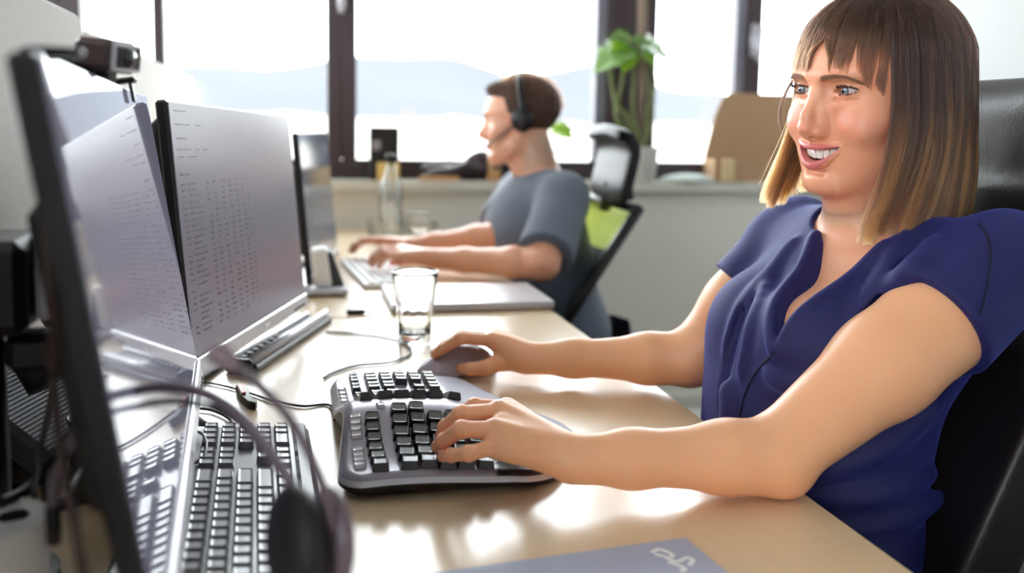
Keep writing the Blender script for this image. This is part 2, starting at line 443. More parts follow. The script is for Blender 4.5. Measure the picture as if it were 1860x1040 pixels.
panel(1.69, 3.44, 1.25, M['fabric2'], 'far pale fabric partition running toward the window behind the second monitor', .03)
o = MB().box((-.338, 1.677, .80), (.030, .018, .80), bev=.004).build('partition_post', M['steel']); props(o, 'metal post joining the two fabric partitions behind the monitors', 'post')
# ------------------------------------------------------------------ monitors
def basis(yw, ti, ro):
    u = np.array([math.sin(yw), math.cos(yw), 0]); n = np.array([math.cos(yw), -math.sin(yw), 0])
    v = np.array([0, 0, 1])*math.cos(ti)-n*math.sin(ti)
    n = np.cross(u, v)
    u, v = u*math.cos(ro)+v*math.sin(ro), v*math.cos(ro)-u*math.sin(ro)
    return n, u, v
def monitor(c, yw, ti, ro, w_, h_, label, screen, foot=True, text=False, group='desk monitors'):
    c = np.array(c, float); n, u, v = basis(yw, ti, ro); R = np.stack([n, u, v], 1)
    P = lambda a, b, d=0: c+u*a+v*b+n*d
    colx = P(0, 0, -.085)
    o = empty('monitor', (colx[0], colx[1], .74), label, 'monitor', group)
    hs = MB().box(P(0, 0, -.008), (.014, w_, h_), R, bev=.003)
    hs.box(P(0, -.01, -.026), (.028, w_*.72, h_*.62), R, bev=.012)
    hs.box(P(0, -.02, -.046), (.02, .16, .16), R, bev=.008)
    hs.build('housing', M['black'], o)
    MB().box(P(0, .010, -.0002), (.0012, w_-.008, h_-.026), R).build('screen', screen, o)
    bz = MB().box(P(0, -h_/2+.011, .0006), (.006, w_-.001, .022), R, bev=.002)
    b = bz.build('lower_bezel', M['silver'], o, label='silver lower bezel strip')
    MB().box(P(.02, -h_/2+.011, .0041), (.0008, .022, .006), R).build('emblem', M['white'], b)
    for k in range(4):
        MB().box(P(w_/2-.03-.018*k, -h_/2+.006, .0044), (.0015, .008, .004), R).build('button', M['black'], b)
    if foot:
        n2 = np.array([math.cos(yw), -math.sin(yw), 0]); Rz = np.stack([n2, u, [0, 0, 1]], 1)
        base = np.array([colx[0], colx[1], 0]) - n2*.03
        MB().box(base+np.array([0, 0, .93]), (.035, .07, .36), Rz, bev=.008).box(P(0, -.02, -.07)*1.0, (.07, .06, .06), R, bev=.006).build('stand_column', M['black_soft'], o)
        MB().box(base+np.array([0, 0, .7465])+n2*.005, (.12, .22, .012), Rz, bev=.004).build('stand_foot', M['black'], o)
    if text:
        t = MB(); r = np.random.default_rng(5)
        def dash(a, b, l, th=.0017): t.box(P(a+l/2, b, .0007), (.0003, l, th), R)
        x0 = -w_/2+.018; top = h_/2
        for b, segs in ((.012, [.06]), (.028, [.08, .03]), (.045, [.05]), (.058, [.07, .02, .03]), (.067, [.03, .05])):
            a = x0
            for l in segs: dash(a, top-b, l*.6, .0014); a += l*.7+.012
        dash(x0, top-.088, .03, .0034)
        colsx = [.0, .022, .085, .112, .14, .172, .2, .228, .252]; colw = [.012, .045, .014, .012, .016, .018, .012, .014, .01]
        for rr in range(26):
            b = top-.10-rr*.0072
            if b < -h_/2+.035: break
            for cx_, cw in zip(colsx, colw):
                if r.random() < .9: dash(x0+cx_, b, cw*r.uniform(.55, 1.0), .0021)
        t.build('screen_text', M['ink'], o, label='rows of small dark table text')
    return o, P, R, (n, u, v)
m2o, P2, R2, B2 = monitor((-.06, 1.444, .962), .253, .092, -.024, .54, .33, 'second monitor from the camera, showing a table of small text', M['screen_matte'], text=True)
m1o, P1, R1, B1 = monitor((-.113, .83, .977), -.063, .159, -.009, .641, .33, 'nearest monitor at the left edge, seen almost edge on with a webcam on top', M['screen'], foot=False)
m3o, P3, R3, B3 = monitor((.068, 2.45, .915), .145, .09, -.004, .56, .34, 'dark monitor on the far desk in front of the man in the grey shirt', M['screen_far'])

# silver speaker bar at the foot of the second monitor
a = onz(452, 668, .748); b = onz(592, 576, .748); d = b-a; L = np.linalg.norm(d); d /= L; nn = np.array([d[1], -d[0], 0]); Rb = np.stack([nn, d, [0, 0, 1]], 1)
cen = (a+b)/2-nn*.012; cen[2] = .74
o = empty('speaker_bar', cen, 'silver speaker bar with dark recess lying at the foot of the second monitor', 'speaker')
MB().box(cen+[0, 0, .006], (.05, L, .012), Rb, bev=.003).build('base', M['black'], o)
MB().tube([a+[0, 0, .008]-nn*.0+d*.006, b+[0, 0, .008]-d*.002], .0085, 16).build('front_rail', M['silver'], o, True, label='round silver front rail')
MB().box(cen-nn*.022+[0, 0, .013], (.008, L*.98, .014), Rb, bev=.003).build('back_rail', M['silver'], o, label='silver back rail')
MB().box(a-nn*.012+[0, 0, .002]-d*.002, (.04, .014, .024), Rb, bev=.005).build('end_cap', M['black'], o)
for k in range(7):
    MB().box(cen-nn*.010+d*(-L/2+.035+.024*k)+[0, 0, .0145], (.012, .015, .006), Rb, bev=.002).build('button', M['black_soft'], o)

# webcam on the nearest monitor
tp = P1(.105, .165, -.004)
wc = at(193, 101, float(np.linalg.norm(tp-CAM))*.955); wc[1] = tp[1]; wc = onx(193, 101, tp[0]+.004); wdir = math.radians(-22); Rw = rotz(wdir)@roty(math.radians(6))
def W(a_, b_, c_): return wc+Rw@np.array([a_, b_, c_])
o = empty('webcam', tp, 'boxy dark webcam clipped on top of the nearest monitor', 'webcam')
MB().box(W(0, 0, 0), (.034, .044, .026), Rw, bev=.005).build('body', mat('webcam_body', srgb(84, 66, 68), .35, metal=.2), o)
f = MB().box(W(.0175, 0, 0), (.004, .040, .022), Rw, bev=.0015).build('front_frame', M['silver'], o, label='silver front frame')
MB().box(W(.0195, 0, 0), (.002, .033, .017), Rw, bev=.0008).build('face_plate', M['black'], o)
MB().lathe(W(.0203, 0, 0), [(0, .003), (.006, .003), (.008, .001), (.008, -.002)], 20, Rw@roty(math.pi/2)).build('lens', mat('lens_glass', srgb(18, 22, 32), .05, coat=1), o, True)
MB().box(W(-.004, .006, -.017), (.014, .018, .014), Rw, bev=.003).build('hinge', M['black'], o)
MB().box(P1(.112, .170, -.003), (.024, .026, .005), R1, bev=.002).box(P1(.115, .160, .0035), (.003, .016, .020), R1, bev=.001).box(P1(.112, .152, -.02), (.010, .020, .03), R1, bev=.003).build('clip', M['black'], o)
MB().tube([W(-.02, -.01, -.004), W(-.035, -.04, -.008), P1(.0, .172, -.012)], [.006, .005, .004], 10).build('cable_stub', M['black_soft'], o, True)
# round black light puck on the monitor's near top corner
q = P1(-.236, .1675, -.006)
o = MB().lathe(q, [(0, .0), (.0155, 0), (.017, .003), (.0155, .005), (0, .0055)], 28).build('round_puck', M['black'], None, True)
props(o, 'flat round black disc lying on top of the nearest monitor', 'disc')
# ------------------------------------------------------------------ keyboards
def key_mesh(name, wx, wy, hz, tap=.0017, dish=.0006):
    """key cap: wide foot, tapered sides, rounded shoulder, dished top (x = depth of key, y = width)"""
    V = []; Fc = []
    rings = [(0, 0, 0), (tap*.75, hz*.8, 0), (tap*1.15, hz, 0), (tap*2.2, hz-dish, 0)]
    for ins, z, _ in rings:
        x, y = wx/2-ins, wy/2-ins; c = min(.0012, x*.5, y*.5)
        V += [(x, -y+c, z), (x, y-c, z), (x-c, y, z), (-x+c, y, z), (-x, y-c, z), (-x, -y+c, z), (-x+c, -y, z), (x-c, -y, z)]
    n = 8
    for k in range(len(rings)-1):
        Fc += [(k*n+j, k*n+(j+1) % n, (k+1)*n+(j+1) % n, (k+1)*n+j) for j in range(n)]
    Fc.append(tuple((len(rings)-1)*n+j for j in range(n)))
    me = bpy.data.meshes.new(name); me.from_pydata(V, [], Fc); me.update(); return me
KEYS = {}
def put_key(parent, wx, wy, p, R, m, hz=.008, name='key'):
    k = (round(wx, 4), round(wy, 4), round(hz, 4), m.name)
    if k not in KEYS:
        me = key_mesh(name, wx, wy, hz); me.materials.append(m); KEYS[k] = me
    o = bpy.data.objects.new(name, KEYS[k]); COL.objects.link(o); o.parent = parent
    o.matrix_parent_inverse = Matrix.Translation(parent.location).inverted()
    T = Matrix.Identity(4)
    for i in range(3):
        for j in range(3): T[i][j] = R[i][j]
        T[i][3] = p[i]
    o.matrix_basis = T
    return o
M['key_black'] = mat('gloss_black_keys', srgb(34, 29, 36), .30, spec=1.0)
M['deck_silver'] = mat('keyboard_silver_deck', srgb(146, 141, 152), .28, metal=.35)
M['key_matte'] = mat('black_keys_sheen', srgb(92, 90, 100), .36, spec=.9, coat=.3)  # black keys, base colour lifted to carry the window's sheen
M['palm'] = mat('palm_rest_grey', srgb(158, 156, 174), .5, bump=(500, .2, .0006))
M['palm_dark'] = mat('palm_rest_dark', srgb(34, 30, 34), .45)
M['media'] = mat('media_button_silver', srgb(205, 200, 205), .2, metal=.3)

# --- wavy split keyboard under the woman's hand
KX, KY = .048, 1.052          # back edge at the crest of the hump
U0, U1 = -.136, .252          # near end .. far end along +Y
def vback(u): return .006*np.exp(-(u/.05)**2)-.010*np.clip(-u/.15, 0, 1)**2+.0*u
def vfront(u):
    t = np.clip((u-U0)/(U1-U0), 0, 1)
    return .225+.045*np.exp(-((u-.0)/.10)**2)-.055*np.clip((t-.55)/.45, 0, 1)**1.5-.030*np.clip(1-t/.28, 0, 1)**2-.06*np.clip((t-.95)/.05, 0, 1)**2
def ztop(u, v):
    hump = .034*np.exp(-(u/.072)**2)
    fall = np.clip(1-(v-.12)/.16, .25, 1)
    return .7615+hump*fall+.006*np.exp(-((v-.06)/.08)**2)-.010*np.clip((v-.17)/.09, 0, 1)
def kp(u, v, dz=0): return np.array([KX+v, KY+u, ztop(u, v)+dz])
def kframe(u, v, rot=0):
    e = 1e-3; a = kp(u+e, v)-kp(u-e, v); b = kp(u, v+e)-kp(u, v-e); a /= np.linalg.norm(a); nz = np.cross(b, a); nz /= np.linalg.norm(nz)
    b = np.cross(a, nz); R = np.stack([b, a, nz], 1)
    return R@rotz(rot)
kb = empty('ergonomic_keyboard', (KX+.12, KY+.06, .74), 'wavy split keyboard with silver deck and glossy black keys under the woman\'s left hand', 'keyboard', 'keyboards')
nu, nv = 90, 44
us = (U0+U1)/2-(U1-U0)/2*np.cos(np.linspace(0, math.pi, nu)); V = []; 
def endround(u):
    d = min(u-U0, U1-u); r = .032; return 0 if d > r else (r-math.sqrt(max(r*r-(r-d)**2, 0)))
for u in us:
    s0 = endround(u); vb, vf = vback(u)+s0, vfront(u)-s0
    for j in range(nv):
        t = j/(nv-1); v = vb+(vf-vb)*t; z = ztop(u, v); e = min(t, 1-t)*(vf-vb); eu = min(u-U0, U1-u)
        ee = min(e, eu)
        if ee < .006: z -= .006-math.sqrt(max(.006**2-(.006-ee)**2, 0))
        V.append((KX+v, KY+u, z))
Fc = [(i*nv+j, i*nv+j+1, (i+1)*nv+j+1, (i+1)*nv+j) for i in range(nu-1) for j in range(nv-1)]
me = bpy.data.meshes.new('deck'); me.from_pydata(V, [], Fc)
for mm in (M['deck_silver'], M['palm'], M['palm_dark']): me.materials.append(mm)
mi = []
for i in range(nu-1):
    for j in range(nv-1):
        u = us[i]; v = V[i*nv+j][0]-KX
        mi.append((2 if u < -.02 else 1) if v > .152+.012*math.cos(u*14) else 0)
me.polygons.foreach_set('material_index', mi); me.update(); link('deck', me, None, kb, True)
# dark under-shell: skirt down to the feet
ring = [(i, 0) for i in range(nu)]+[(nu-1, j) for j in range(1, nv)]+[(i, nv-1) for i in range(nu-2, -1, -1)]+[(0, j) for j in range(nv-2, 0, -1)]
cx, cy = KX+.12, KY+.075
SV = []; 
for (i, j) in ring:
    x, y, z = V[i*nv+j]
    for dz, out in ((.0005, .0), (-.005, .0025), (-.009, .002), (None, -.010)):
        dx, dy = x-cx, y-cy; l = math.hypot(dx, dy)
        zz = .7435 if dz is None else z+dz
        SV.append((x+dx/l*out, y+dy/l*out, zz))
nr = len(ring); SF = []; 
for a in range(nr):
    b = (a+1) % nr
    for k in range(3): SF.append((a*4+k, b*4+k, b*4+k+1, a*4+k+1))
SF.append(tuple(a*4+3 for a in range(nr)))
me = bpy.data.meshes.new('rim'); me.from_pydata(SV, [], SF); me.materials.append(M['silver']); me.materials.append(M['black'])
me.polygons.foreach_set('material_index', [0 if (k % 3) == 0 else 1 for k in range(len(SF)-1)]+[1]); me.update(); link('rim', me, None, kb, True, label='silver rim over a black under-shell')
for uu, vv in ((-.11, .03), (-.11, .17), (.23, .03), (.23, .15)):
    MB().lathe((KX+vv, KY+uu, .74), [(0, 0), (.008, 0), (.008, .005), (0, .005)], 12).build('foot', M['black_soft'], kb)
def kbkey(u, v, wu, wv, rot=0, m=None, hz=.0085): put_key(kb, wv, wu, kp(u, v, .0004), kframe(u, v, rot), m or M['key_black'], hz)
# near half (left-hand side): rows from the back edge to the front
P = .0186
for r_, (v0, us_, sh) in enumerate([(.037, [0, 1, 2, 3, 4, 5], 0), (.062, range(6), 0), (.081, range(6), .004), (.100, range(5), .010), (.119, range(5), .014), (.139, range(5), .016)]):
    for k in us_:
        u = -.122+sh*.4+k*P*(.88 if r_ == 0 else 1.0); sk = v0-.004*math.sin((u+.14)*20)
        wu = .0180 if r_ else .0162
        if r_ >= 3 and k == 0: u -= .004; wu = .024
        kbkey(u, sk+(.004 if r_ else 0), wu, .0182 if r_ else .0165, -.10)
# far half
for r_, v0 in enumerate([.030, .052, .071, .090, .109, .129]):
    n = 7 if r_ < 5 else 6
    for k in range(n):
        u = .024+k*P*.92+.003*(r_ % 3)
        if r_ == 5 and k < 1: kbkey(u+.008, v0+.003, .034, .0165, .07); continue
        if r_ == 5 and k == 1: continue
        kbkey(u, v0+.003*math.sin(u*18), .0166 if r_ else .0145, .0180 if r_ else .0145, .09)
for r_, v0 in enumerate([.030, .052, .071, .090, .109, .129]):      # cursor block and number pad
    for k in range(5):
        if k < 2 and r_ in (3,): continue
        if k == 1 and r_ == 4: continue
        kbkey(.160+k*.0162+(.004 if k > 1 else 0), v0, .0150, .0168 if r_ else .0125)
# media strips at the back of the near half and far half
for u0, n_ in ((-.112, 4), (-.060, 4)):
    for k in range(n_): put_key(kb, .0135, .0092, kp(u0+k*.0095, .0155, .0002), kframe(u0+k*.0095, .0155), M['media'], .0035, 'media_button')
for k in range(4): put_key(kb, .011, .014, kp(.12+k*.02, .013, .0002), kframe(.15, .013), M['media'], .003, 'media_button')
put_key(kb, .010, .012, kp(-.012, .045, .0002), kframe(-.012, .045), M['media'], .003, 'media_button')

# --- straight black keyboard beside the nearest monitor
c2 = np.array([-.068, .905, .74]); a2 = math.radians(2.0)
def k2(a_, b_, z): return c2+rotz(a2)@np.array([a_, b_, z])     # a_: depth (+X front), b_: along the length
R2k = rotz(a2)@roty(math.radians(4))
kb2 = empty('straight_keyboard', c2, 'straight matte black keyboard between the nearest monitor and the headset', 'keyboard', 'keyboards')
MB().box(k2(.006, 0, .011), (.172, .45, .014), R2k, bev=.004).build('case', M['key_matte'], kb2)
MB().box(k2(.0805, 0, .0125), (.016, .448, .010), R2k, bev=.003).build('palm_edge', mat('keyboard_edge', srgb(70, 70, 78), .28), kb2, label='smooth front edge strip')
for s_ in (-1, 1): MB().box(k2(-.06, s_*.2, .003), (.02, .03, .006)).build('foot', M['black_soft'], kb2)
def key2(row, b_, w_, d_=.0170):
    a_ = .060-row*.0192-(.004 if row == 5 else 0)
    z = .0175-math.sin(math.radians(4))*a_
    put_key(kb2, d_, w_, k2(a_, b_, z), R2k, M['key_matte'], .0085)
pit = .0188; T = .2155
for row in range(5):                                     # number pad, far end
    for k in range(4):
        if row == 0 and k == 2: continue
        b_ = T-pit*k-.009
        if row == 0 and k == 3: key2(0, b_+pit*.5, pit*2-.0015); continue
        key2(row, b_, pit-.0015)
n0 = T-pit*4-.010
for k in range(3):
    for row in (3, 4, 5): key2(row, n0-.009-pit*k, pit-.0015)
    key2(0, n0-.009-pit*k, pit-.0015)
key2(1, n0-.009-pit, pit-.0015)
m0 = n0-pit*3-.010
rows = {0: [1.3, 1.2, 1.2, 1.2, 5.6, 1.2, 1.2, 1.3], 1: [2.7]+[1]*10+[1.3], 2: [2.2]+[1]*11+[1.3], 3: [1.5]+[1]*12+[1.0], 4: [2]+[1]*13, 5: [1]*4+[1]*4+[1]*4+[1]}
for row, ws in rows.items():
    tot = sum(ws); b_ = m0; sc_ = (m0+.2215)/tot
    for w_ in ws:
        b_ -= w_*sc_; key2(row, b_+w_*sc_/2, w_*sc_-.0016)
# ------------------------------------------------------------------ small things on the desks
def tubeobj(name, pts, r, m, label, cat, n=8, seg=8, group=None):
    o = MB().tube(spline(pts, seg), r, n).build(name, m, None, True); return props(o, label, cat, group)
Z = .7425
def D_(pts, z=Z): return [onz(x, y, z) for x, y in pts]
M['cable'] = mat('black_cable', srgb(34, 40, 36), .4)
M['cable_grey'] = mat('grey_cable', srgb(120, 112, 122), .35)
tubeobj('keyboard_cable', D_([(365, 694), (392, 697), (440, 709), (500, 728), (550, 737), (598, 735)])+[np.array([KX+.0, KY+.10, .752])], .0018, M['cable'], 'black cable running from behind the monitors to the wavy keyboard', 'cable')
tubeobj('looped_cable', D_([(588, 686), (606, 676), (650, 663), (705, 658), (742, 645), (743, 630), (712, 615), (650, 606), (592, 602)]), .0019, M['cable'], 'dark cable in a wide loop between the speaker bar and the glass', 'cable')
tubeobj('short_cable', D_([(362, 741), (385, 744), (412, 756), (421, 770), (412, 784), (394, 790), (372, 786)], .7435), .0019, M['cable'], 'short dark cable curl just beyond the straight keyboard', 'cable')
pl = D_([(352, 758), (371, 772), (381, 779)], .746)
o = empty('jack_plug', pl[0]*[1, 1, 0]+[0, 0, .74], 'black audio jack plug with a brass tip beside the short cable', 'plug')
MB().tube(pl, .0055, 12).build('plug_body', M['black_soft'], o, True)
dd = (pl[2]-pl[1]); dd /= np.linalg.norm(dd)
MB().tube([pl[2], pl[2]+dd*.004, pl[2]+dd*.004, pl[2]+dd*.012], [.0045, .0045, .0018, .0016], 12).build('plug_tip', mat('brass', srgb(196, 150, 96), .3, metal=.9), o, True, label='brass tip')
lp = [(358, 783), (369, 789), (375, 806), (371, 826), (358, 838), (342, 842)]
tubeobj('coiled_cable', [onz(x, y, .766+.004*math.sin(i)) for i, (x, y) in enumerate(lp)]+[onz(322, 836, .752)], .0017, M['cable_grey'], 'mauve grey cable curling over the far end of the straight keyboard', 'cable')
# little red and black pocket clip
q = onz(445, 722, .745)
o = empty('pocket_clip', (q[0], q[1], .74), 'small red and black curved clip lying under the keyboard cable', 'clip')
cp = [onz(x, y, .7405) for x, y in ((428, 712), (436, 709), (452, 717), (455, 732), (468, 741), (464, 745), (450, 742), (436, 730))]
MB().prism([(p[0], p[1]) for p in cp], .7402, .751).build('clip_body', M['black'], o, bevel=.0015)
cp = [onz(x, y, .7405) for x, y in ((431, 714), (441, 713), (447, 729), (439, 730))]
MB().prism([(p[0], p[1]) for p in cp], .7512, .7535).build('clip_button', mat('red_plastic', srgb(214, 62, 42), .4), o, label='bright red button')

# faceted drinking glass
M['glass'] = mat('facet_glass', (1, 1, 1, 1), .02, trans=1, ior=1.45)
g0 = onz(753, 621, .7405)
def facet_glass(c, name, label, hgt=.122, r1=.040, r0=.0285):
    o = empty(name, c, label, 'glass'); n = 48; V = []; Fc = []
    prof = [(r0*.9, 0), (r0, .003), (r0+.001, .03), (r0+.0035, .062), (r0+.006, .070), (r1-.001, hgt*.95), (r1, hgt), (r1-.0014, hgt+.0006), (r1-.0026, hgt-.002), (r0+.0025, .068), (r0-.003, .040), (r0-.005, .016), (0.0005, .012)]
    for k, (r, z) in enumerate(prof):
        for j in range(n):
            a = 2*math.pi*j/n; fac = 1.0
            if k in (2, 3): fac = 1-.045*(.5-.5*math.cos(a*9))
            V.append((c[0]+r*fac*math.cos(a), c[1]+r*fac*math.sin(a), c[2]+z))
    K = len(prof); Fc = [(i*n+j, i*n+(j+1) % n, (i+1)*n+(j+1) % n, (i+1)*n+j) for i in range(K-1) for j in range(n)]
    Fc += [tuple(range(n))[::-1], tuple((K-1)*n+j for j in range(n))]
    mesh('glass_wall', V, Fc, M['glass'], o, True)
    return o
facet_glass(g0, 'drinking_glass', 'clear faceted drinking glass standing beyond the wavy keyboard')

# blue grey folder with a white mark near the camera
A = onz(1244, 978, .741); B = onz(846, 1034, .741); e1 = (B-A); e1 /= np.linalg.norm(e1); e2 = np.array([e1[1], -e1[0], 0]); e2 = -e2 if e2[1] > 0 else e2
o = empty('folder', A*[1, 1, 0]+[0, 0, .74], 'pale blue grey folder with a white mark at the near edge of the desk', 'folder')
cor = [A, A+e1*.31, A+e1*.31+e2*.22, A+e2*.22]
MB().prism([(p[0], p[1]) for p in cor], .7403, .7428).build('cover', mat('folder_blue_grey', srgb(172, 178, 200), .42), o, bevel=.0008)
sq = MB()
for pts in ([(1184, 1003), (1196, 997), (1210, 1001), (1222, 1008), (1214, 1015), (1232, 1019), (1248, 1012), (1258, 1017), (1252, 1026)], [(1214, 1021), (1230, 1025), (1244, 1033), (1236, 1037)], [(1190, 1006), (1206, 1010), (1220, 1016)]):
    pp = spline(D_(pts, .7428), 5); sq.tube(pp, [.0024]*len(pp), 6)
s_ = sq.build('white_mark', M['white'], o); s_.scale = (1, 1, .12); s_.location = (0, 0, .7430*.88)

# headset on its stand in front of the nearest monitor
dh = .56
hb = [at(x, y, dd_) for x, y, dd_ in ((96, 930, .60), (104, 860, .60), (150, 778, .595), (215, 722, .585), (290, 702, .575), (365, 712, .57), (430, 750, .565), (485, 815, .56), (522, 868, .555), (548, 930, .55))]
o = empty('headset', (hb[-1][0]+.02, hb[-1][1], .74), 'blurred dark headset with a raised microphone boom in the left foreground', 'headset')
M['hs'] = mat('headset_plastic', srgb(112, 98, 108), .3)
MB().tube(spline(hb, 6), .0036, 10).build('headband', M['hs'], o, True)
MB().tube(spline([p+np.array([.004, 0, -.009]) for p in hb[1:-1]], 6), .0022, 8).build('inner_wire', M['black_soft'], o, True)
ec = at(566, 985, .555); dirx = rgt*1.0
Re = np.stack([rgt*.80+fwd*.6, upv*.97-rgt*.1, np.cross(rgt*.80+fwd*.6, upv)], 1)
Re[:, 0] /= np.linalg.norm(Re[:, 0]); Re[:, 2] = np.cross(Re[:, 0], Re[:, 1]); Re[:, 2] /= np.linalg.norm(Re[:, 2]); Re[:, 1] = np.cross(Re[:, 2], Re[:, 0])
def cup(parent, c, nm):
    f = Field(c-.05, c+.05, .0016)
    f.ball(c, (.014, .035, .029), R=Re); v, q_ = f.extract(); npmesh(nm, v, q_, M['black_soft'], parent)
cup(o, ec-Re[:, 0]*.010, 'ear_cushion'); 
f = Field(ec-.05, ec+.05, .0016); f.ball(ec+Re[:, 0]*.012, (.010, .031, .024), R=Re); v, q_ = f.extract(); npmesh('ear_shell', v, q_, M['hs'], o)
MB().tube([hb[0]+np.array([0, 0, .004]), hb[0]+np.array([0, 0, -.02])], .0045, 10).build('temple_pad', M['black_soft'], o, True)
MB().tube([hb[-1], ec+Re[:, 0]*.002+Re[:, 1]*.02], .005, 8).build('yoke', M['black'], o, True)
MB().lathe(ec+Re[:, 0]*.021+Re[:, 2]*.004, [(0, .002), (.004, .002), (.0045, 0), (.0045, -.003)], 14, Re@roty(math.pi/2)).build('mute_button', mat('red_ring', srgb(200, 60, 50), .4), o, True, label='small red button')
bm_ = [at(x, y, dd_) for x, y, dd_ in ((606, 960, .545), (592, 900, .54), (560, 820, .535), (520, 752, .53), (472, 700, .525), (430, 668, .52))]
MB().tube(spline(bm_, 6), .0030, 8).build('microphone_boom', M['hs'], o, True)
MB().tube([bm_[-1], at(412, 652, .52), at(392, 636, .52), at(384, 628, .52)], [.0035, .0062, .0066, .004], 12).build('microphone', mat('mic_foam', srgb(150, 132, 140), .6), o, True)
MB().tube([ec+np.array([.0, 0, -.02]), (ec[0], ec[1], .745)], .006, 10).lathe((ec[0], ec[1], .7402), [(0, 0), (.045, 0), (.045, .006), (.01, .01), (0, .01)], 24).build('stand', M['black'], o, True)

# dark things behind the nearest monitor
o = empty('desk_phone', (-.262, 1.10, .74), 'black desk phone with a finely ribbed grey face behind the nearest monitor', 'phone')
Rp = rotz(math.radians(-14))@roty(math.radians(38))
pc = np.array([-.262, 1.08, .815])
MB().box(pc, (.13, .20, .03), Rp, bev=.006).build('ribbed_face', mat('phone_grey', srgb(70, 68, 76), .5), o)
rb = MB()
for k in range(26): rb.box(pc+Rp@np.array([-.058+.0046*k, 0, .0155]), (.0022, .19, .0016), Rp)
rb.build('ribs', mat('phone_rib', srgb(112, 110, 120), .4), o)
MB().box((-.275, 1.09, .758), (.09, .17, .034), rotz(math.radians(-14)), bev=.01).build('phone_base', M['black'], o)
hp_ = [(-.235, .99, .852), (-.27, 1.02, .905), (-.28, 1.09, .915), (-.275, 1.16, .905), (-.26, 1.20, .865)]
MB().tube(spline(hp_, 6), [.018]*4+[.013]*17+[.018]*4, 14).build('handset', M['black'], o, True)
ar = MB().tube([(-.235, .80, .74), (-.235, .80, .95)], .017, 20).lathe((-.235, .80, .7402), [(0, 0), (.05, 0), (.05, .01), (.02, .014), (0, .014)], 24)
ar.box((-.215, .80, .985), (.05, .10, .07), bev=.008).box((-.19, .80, .93), (.05, .035, .03), bev=.006)
ar = ar.build('support_arm', M['black'], m1o)
MB().box((-.190, .795, .990), (.01, .06, .062), rotz(.3), bev=.003).build('face_plate', M['silver'], ar, label='silver face plate')
cpn = onz(78, 735, .74); cpn = np.array([-.185, .985, .7402])
o = empty('pen_cup', cpn, 'small black ring topped pen cup behind the nearest monitor', 'cup')
MB().lathe(cpn, [(0, 0), (.026, 0), (.028, .004), (.03, .075), (.032, .08), (.030, .081), (.027, .074), (.025, .006), (0, .006)], 28).build('cup_wall', M['black'], o, True)
for k, (a_, cname) in enumerate(((.4, 'steel'), (2.2, 'black'), (4.0, 'white'))):
    b0 = cpn+np.array([.008*math.cos(a_), .008*math.sin(a_), .008]); b1 = cpn+np.array([.026*math.cos(a_), .026*math.sin(a_), .12+.006*k])
    p_ = MB().tube([b0, b1, b1+(b1-b0)*.05], [.0036, .0036, .001], 8).build('pen', M[cname], None, True)
    props(p_, ['silver pen standing in the black cup', 'black pen standing in the black cup', 'white pen standing in the black cup'][k], 'pen')
cabs = [[(0, 913), (60, 880), (120, 800), (168, 745), (205, 700)], [(0, 938), (70, 925), (150, 905), (190, 880)], [(98, 960), (88, 880), (108, 820), (170, 760)],
        [(62, 900), (70, 830), (86, 760), (96, 700)], [(130, 890), (150, 850), (190, 820)]]
for k, c_ in enumerate(cabs):
    zs = [.76, .80, .83, .82, .80]
    pts = [at(x, y, [.70, .74, .78, .82, .86][i] if k != 1 else .72) for i, (x, y) in enumerate(c_)]
    lab = ['thick black cable rising to the nearest monitor from the left frame edge', 'black cable running level across the bottom left corner', 'black cable bent in a tight loop behind the monitor foot', 'thin dark cable hanging almost straight behind the monitor', 'grey cable end beside the monitor foot'][k]
    tubeobj('cable', pts, [.0045, .005, .005, .0025, .002][k], M['black_soft'] if k < 4 else M['cable_grey'], lab, 'cable', group=None)
vc = [P1(-.31, .13, -.010), P1(-.318, .05, -.016), P1(-.30, -.02, -.03), P1(-.318, -.10, -.03), P1(-.25, -.16, -.05), P1(-.2, -.20, -.06)]
tubeobj('webcam_cable', vc, .0026, mat('brown_cable', srgb(52, 36, 34), .5), 'thin dark cable hanging down the back of the nearest monitor', 'cable')
mp = at(-22, 950, .68); mp[2] = .7402
o = empty('mug', mp, 'white mug cut off by the bottom left corner', 'mug')
MB().lathe(mp, [(0, 0), (.034, 0), (.038, .004), (.04, .085), (.0395, .088), (.037, .085), (.035, .008), (0, .006)], 32).build('mug_wall', M['white'], o, True)
MB().tube(spline([mp+[-.036, -.01, .07], mp+[-.06, -.02, .066], mp+[-.065, -.02, .04], mp+[-.038, -.01, .02]], 6), .005, 8).build('mug_handle', M['white'], o, True)

# far desk
def lapt(c, sx, sy, a, label):
    R = rotz(a); o = empty('laptop', c, label, 'laptop')
    MB().box(c+np.array([0, 0, .0065]), (sx, sy, .009), R, bev=.003).build('laptop_base', M['silver'], o)
    MB().box(c+np.array([0, 0, .0143]), (sx, sy, .006), R, bev=.0025).build('laptop_lid', mat('laptop_lid', srgb(214, 214, 220), .3, metal=.3), o)
    MB().lathe(c+np.array([0, 0, .0174]), [(0, .0004), (.012, .0004), (.013, 0)], 20).build('lid_emblem', M['silver'], o)
    return o
lapt(np.array([.352, 1.975, .7402]), .33, .235, 0, 'closed silver laptop on the near edge of the far desk')
o = empty('slim_keyboard', (.20, 2.30, .74), 'slim white keyboard under the hands of the man in the grey shirt', 'keyboard', 'keyboards')
Rk = rotz(.08)
MB().box((.20, 2.36, .7465), (.125, .42, .009), Rk, bev=.003).build('case', M['white'], o)
for r_ in range(5):
    for k in range(14):
        put_key(o, .0165, .0245, np.array([.20, 2.36, .751])+Rk@np.array([-.042+r_*.0205, -.185+k*.0285, 0]), Rk, M['white'], .004)
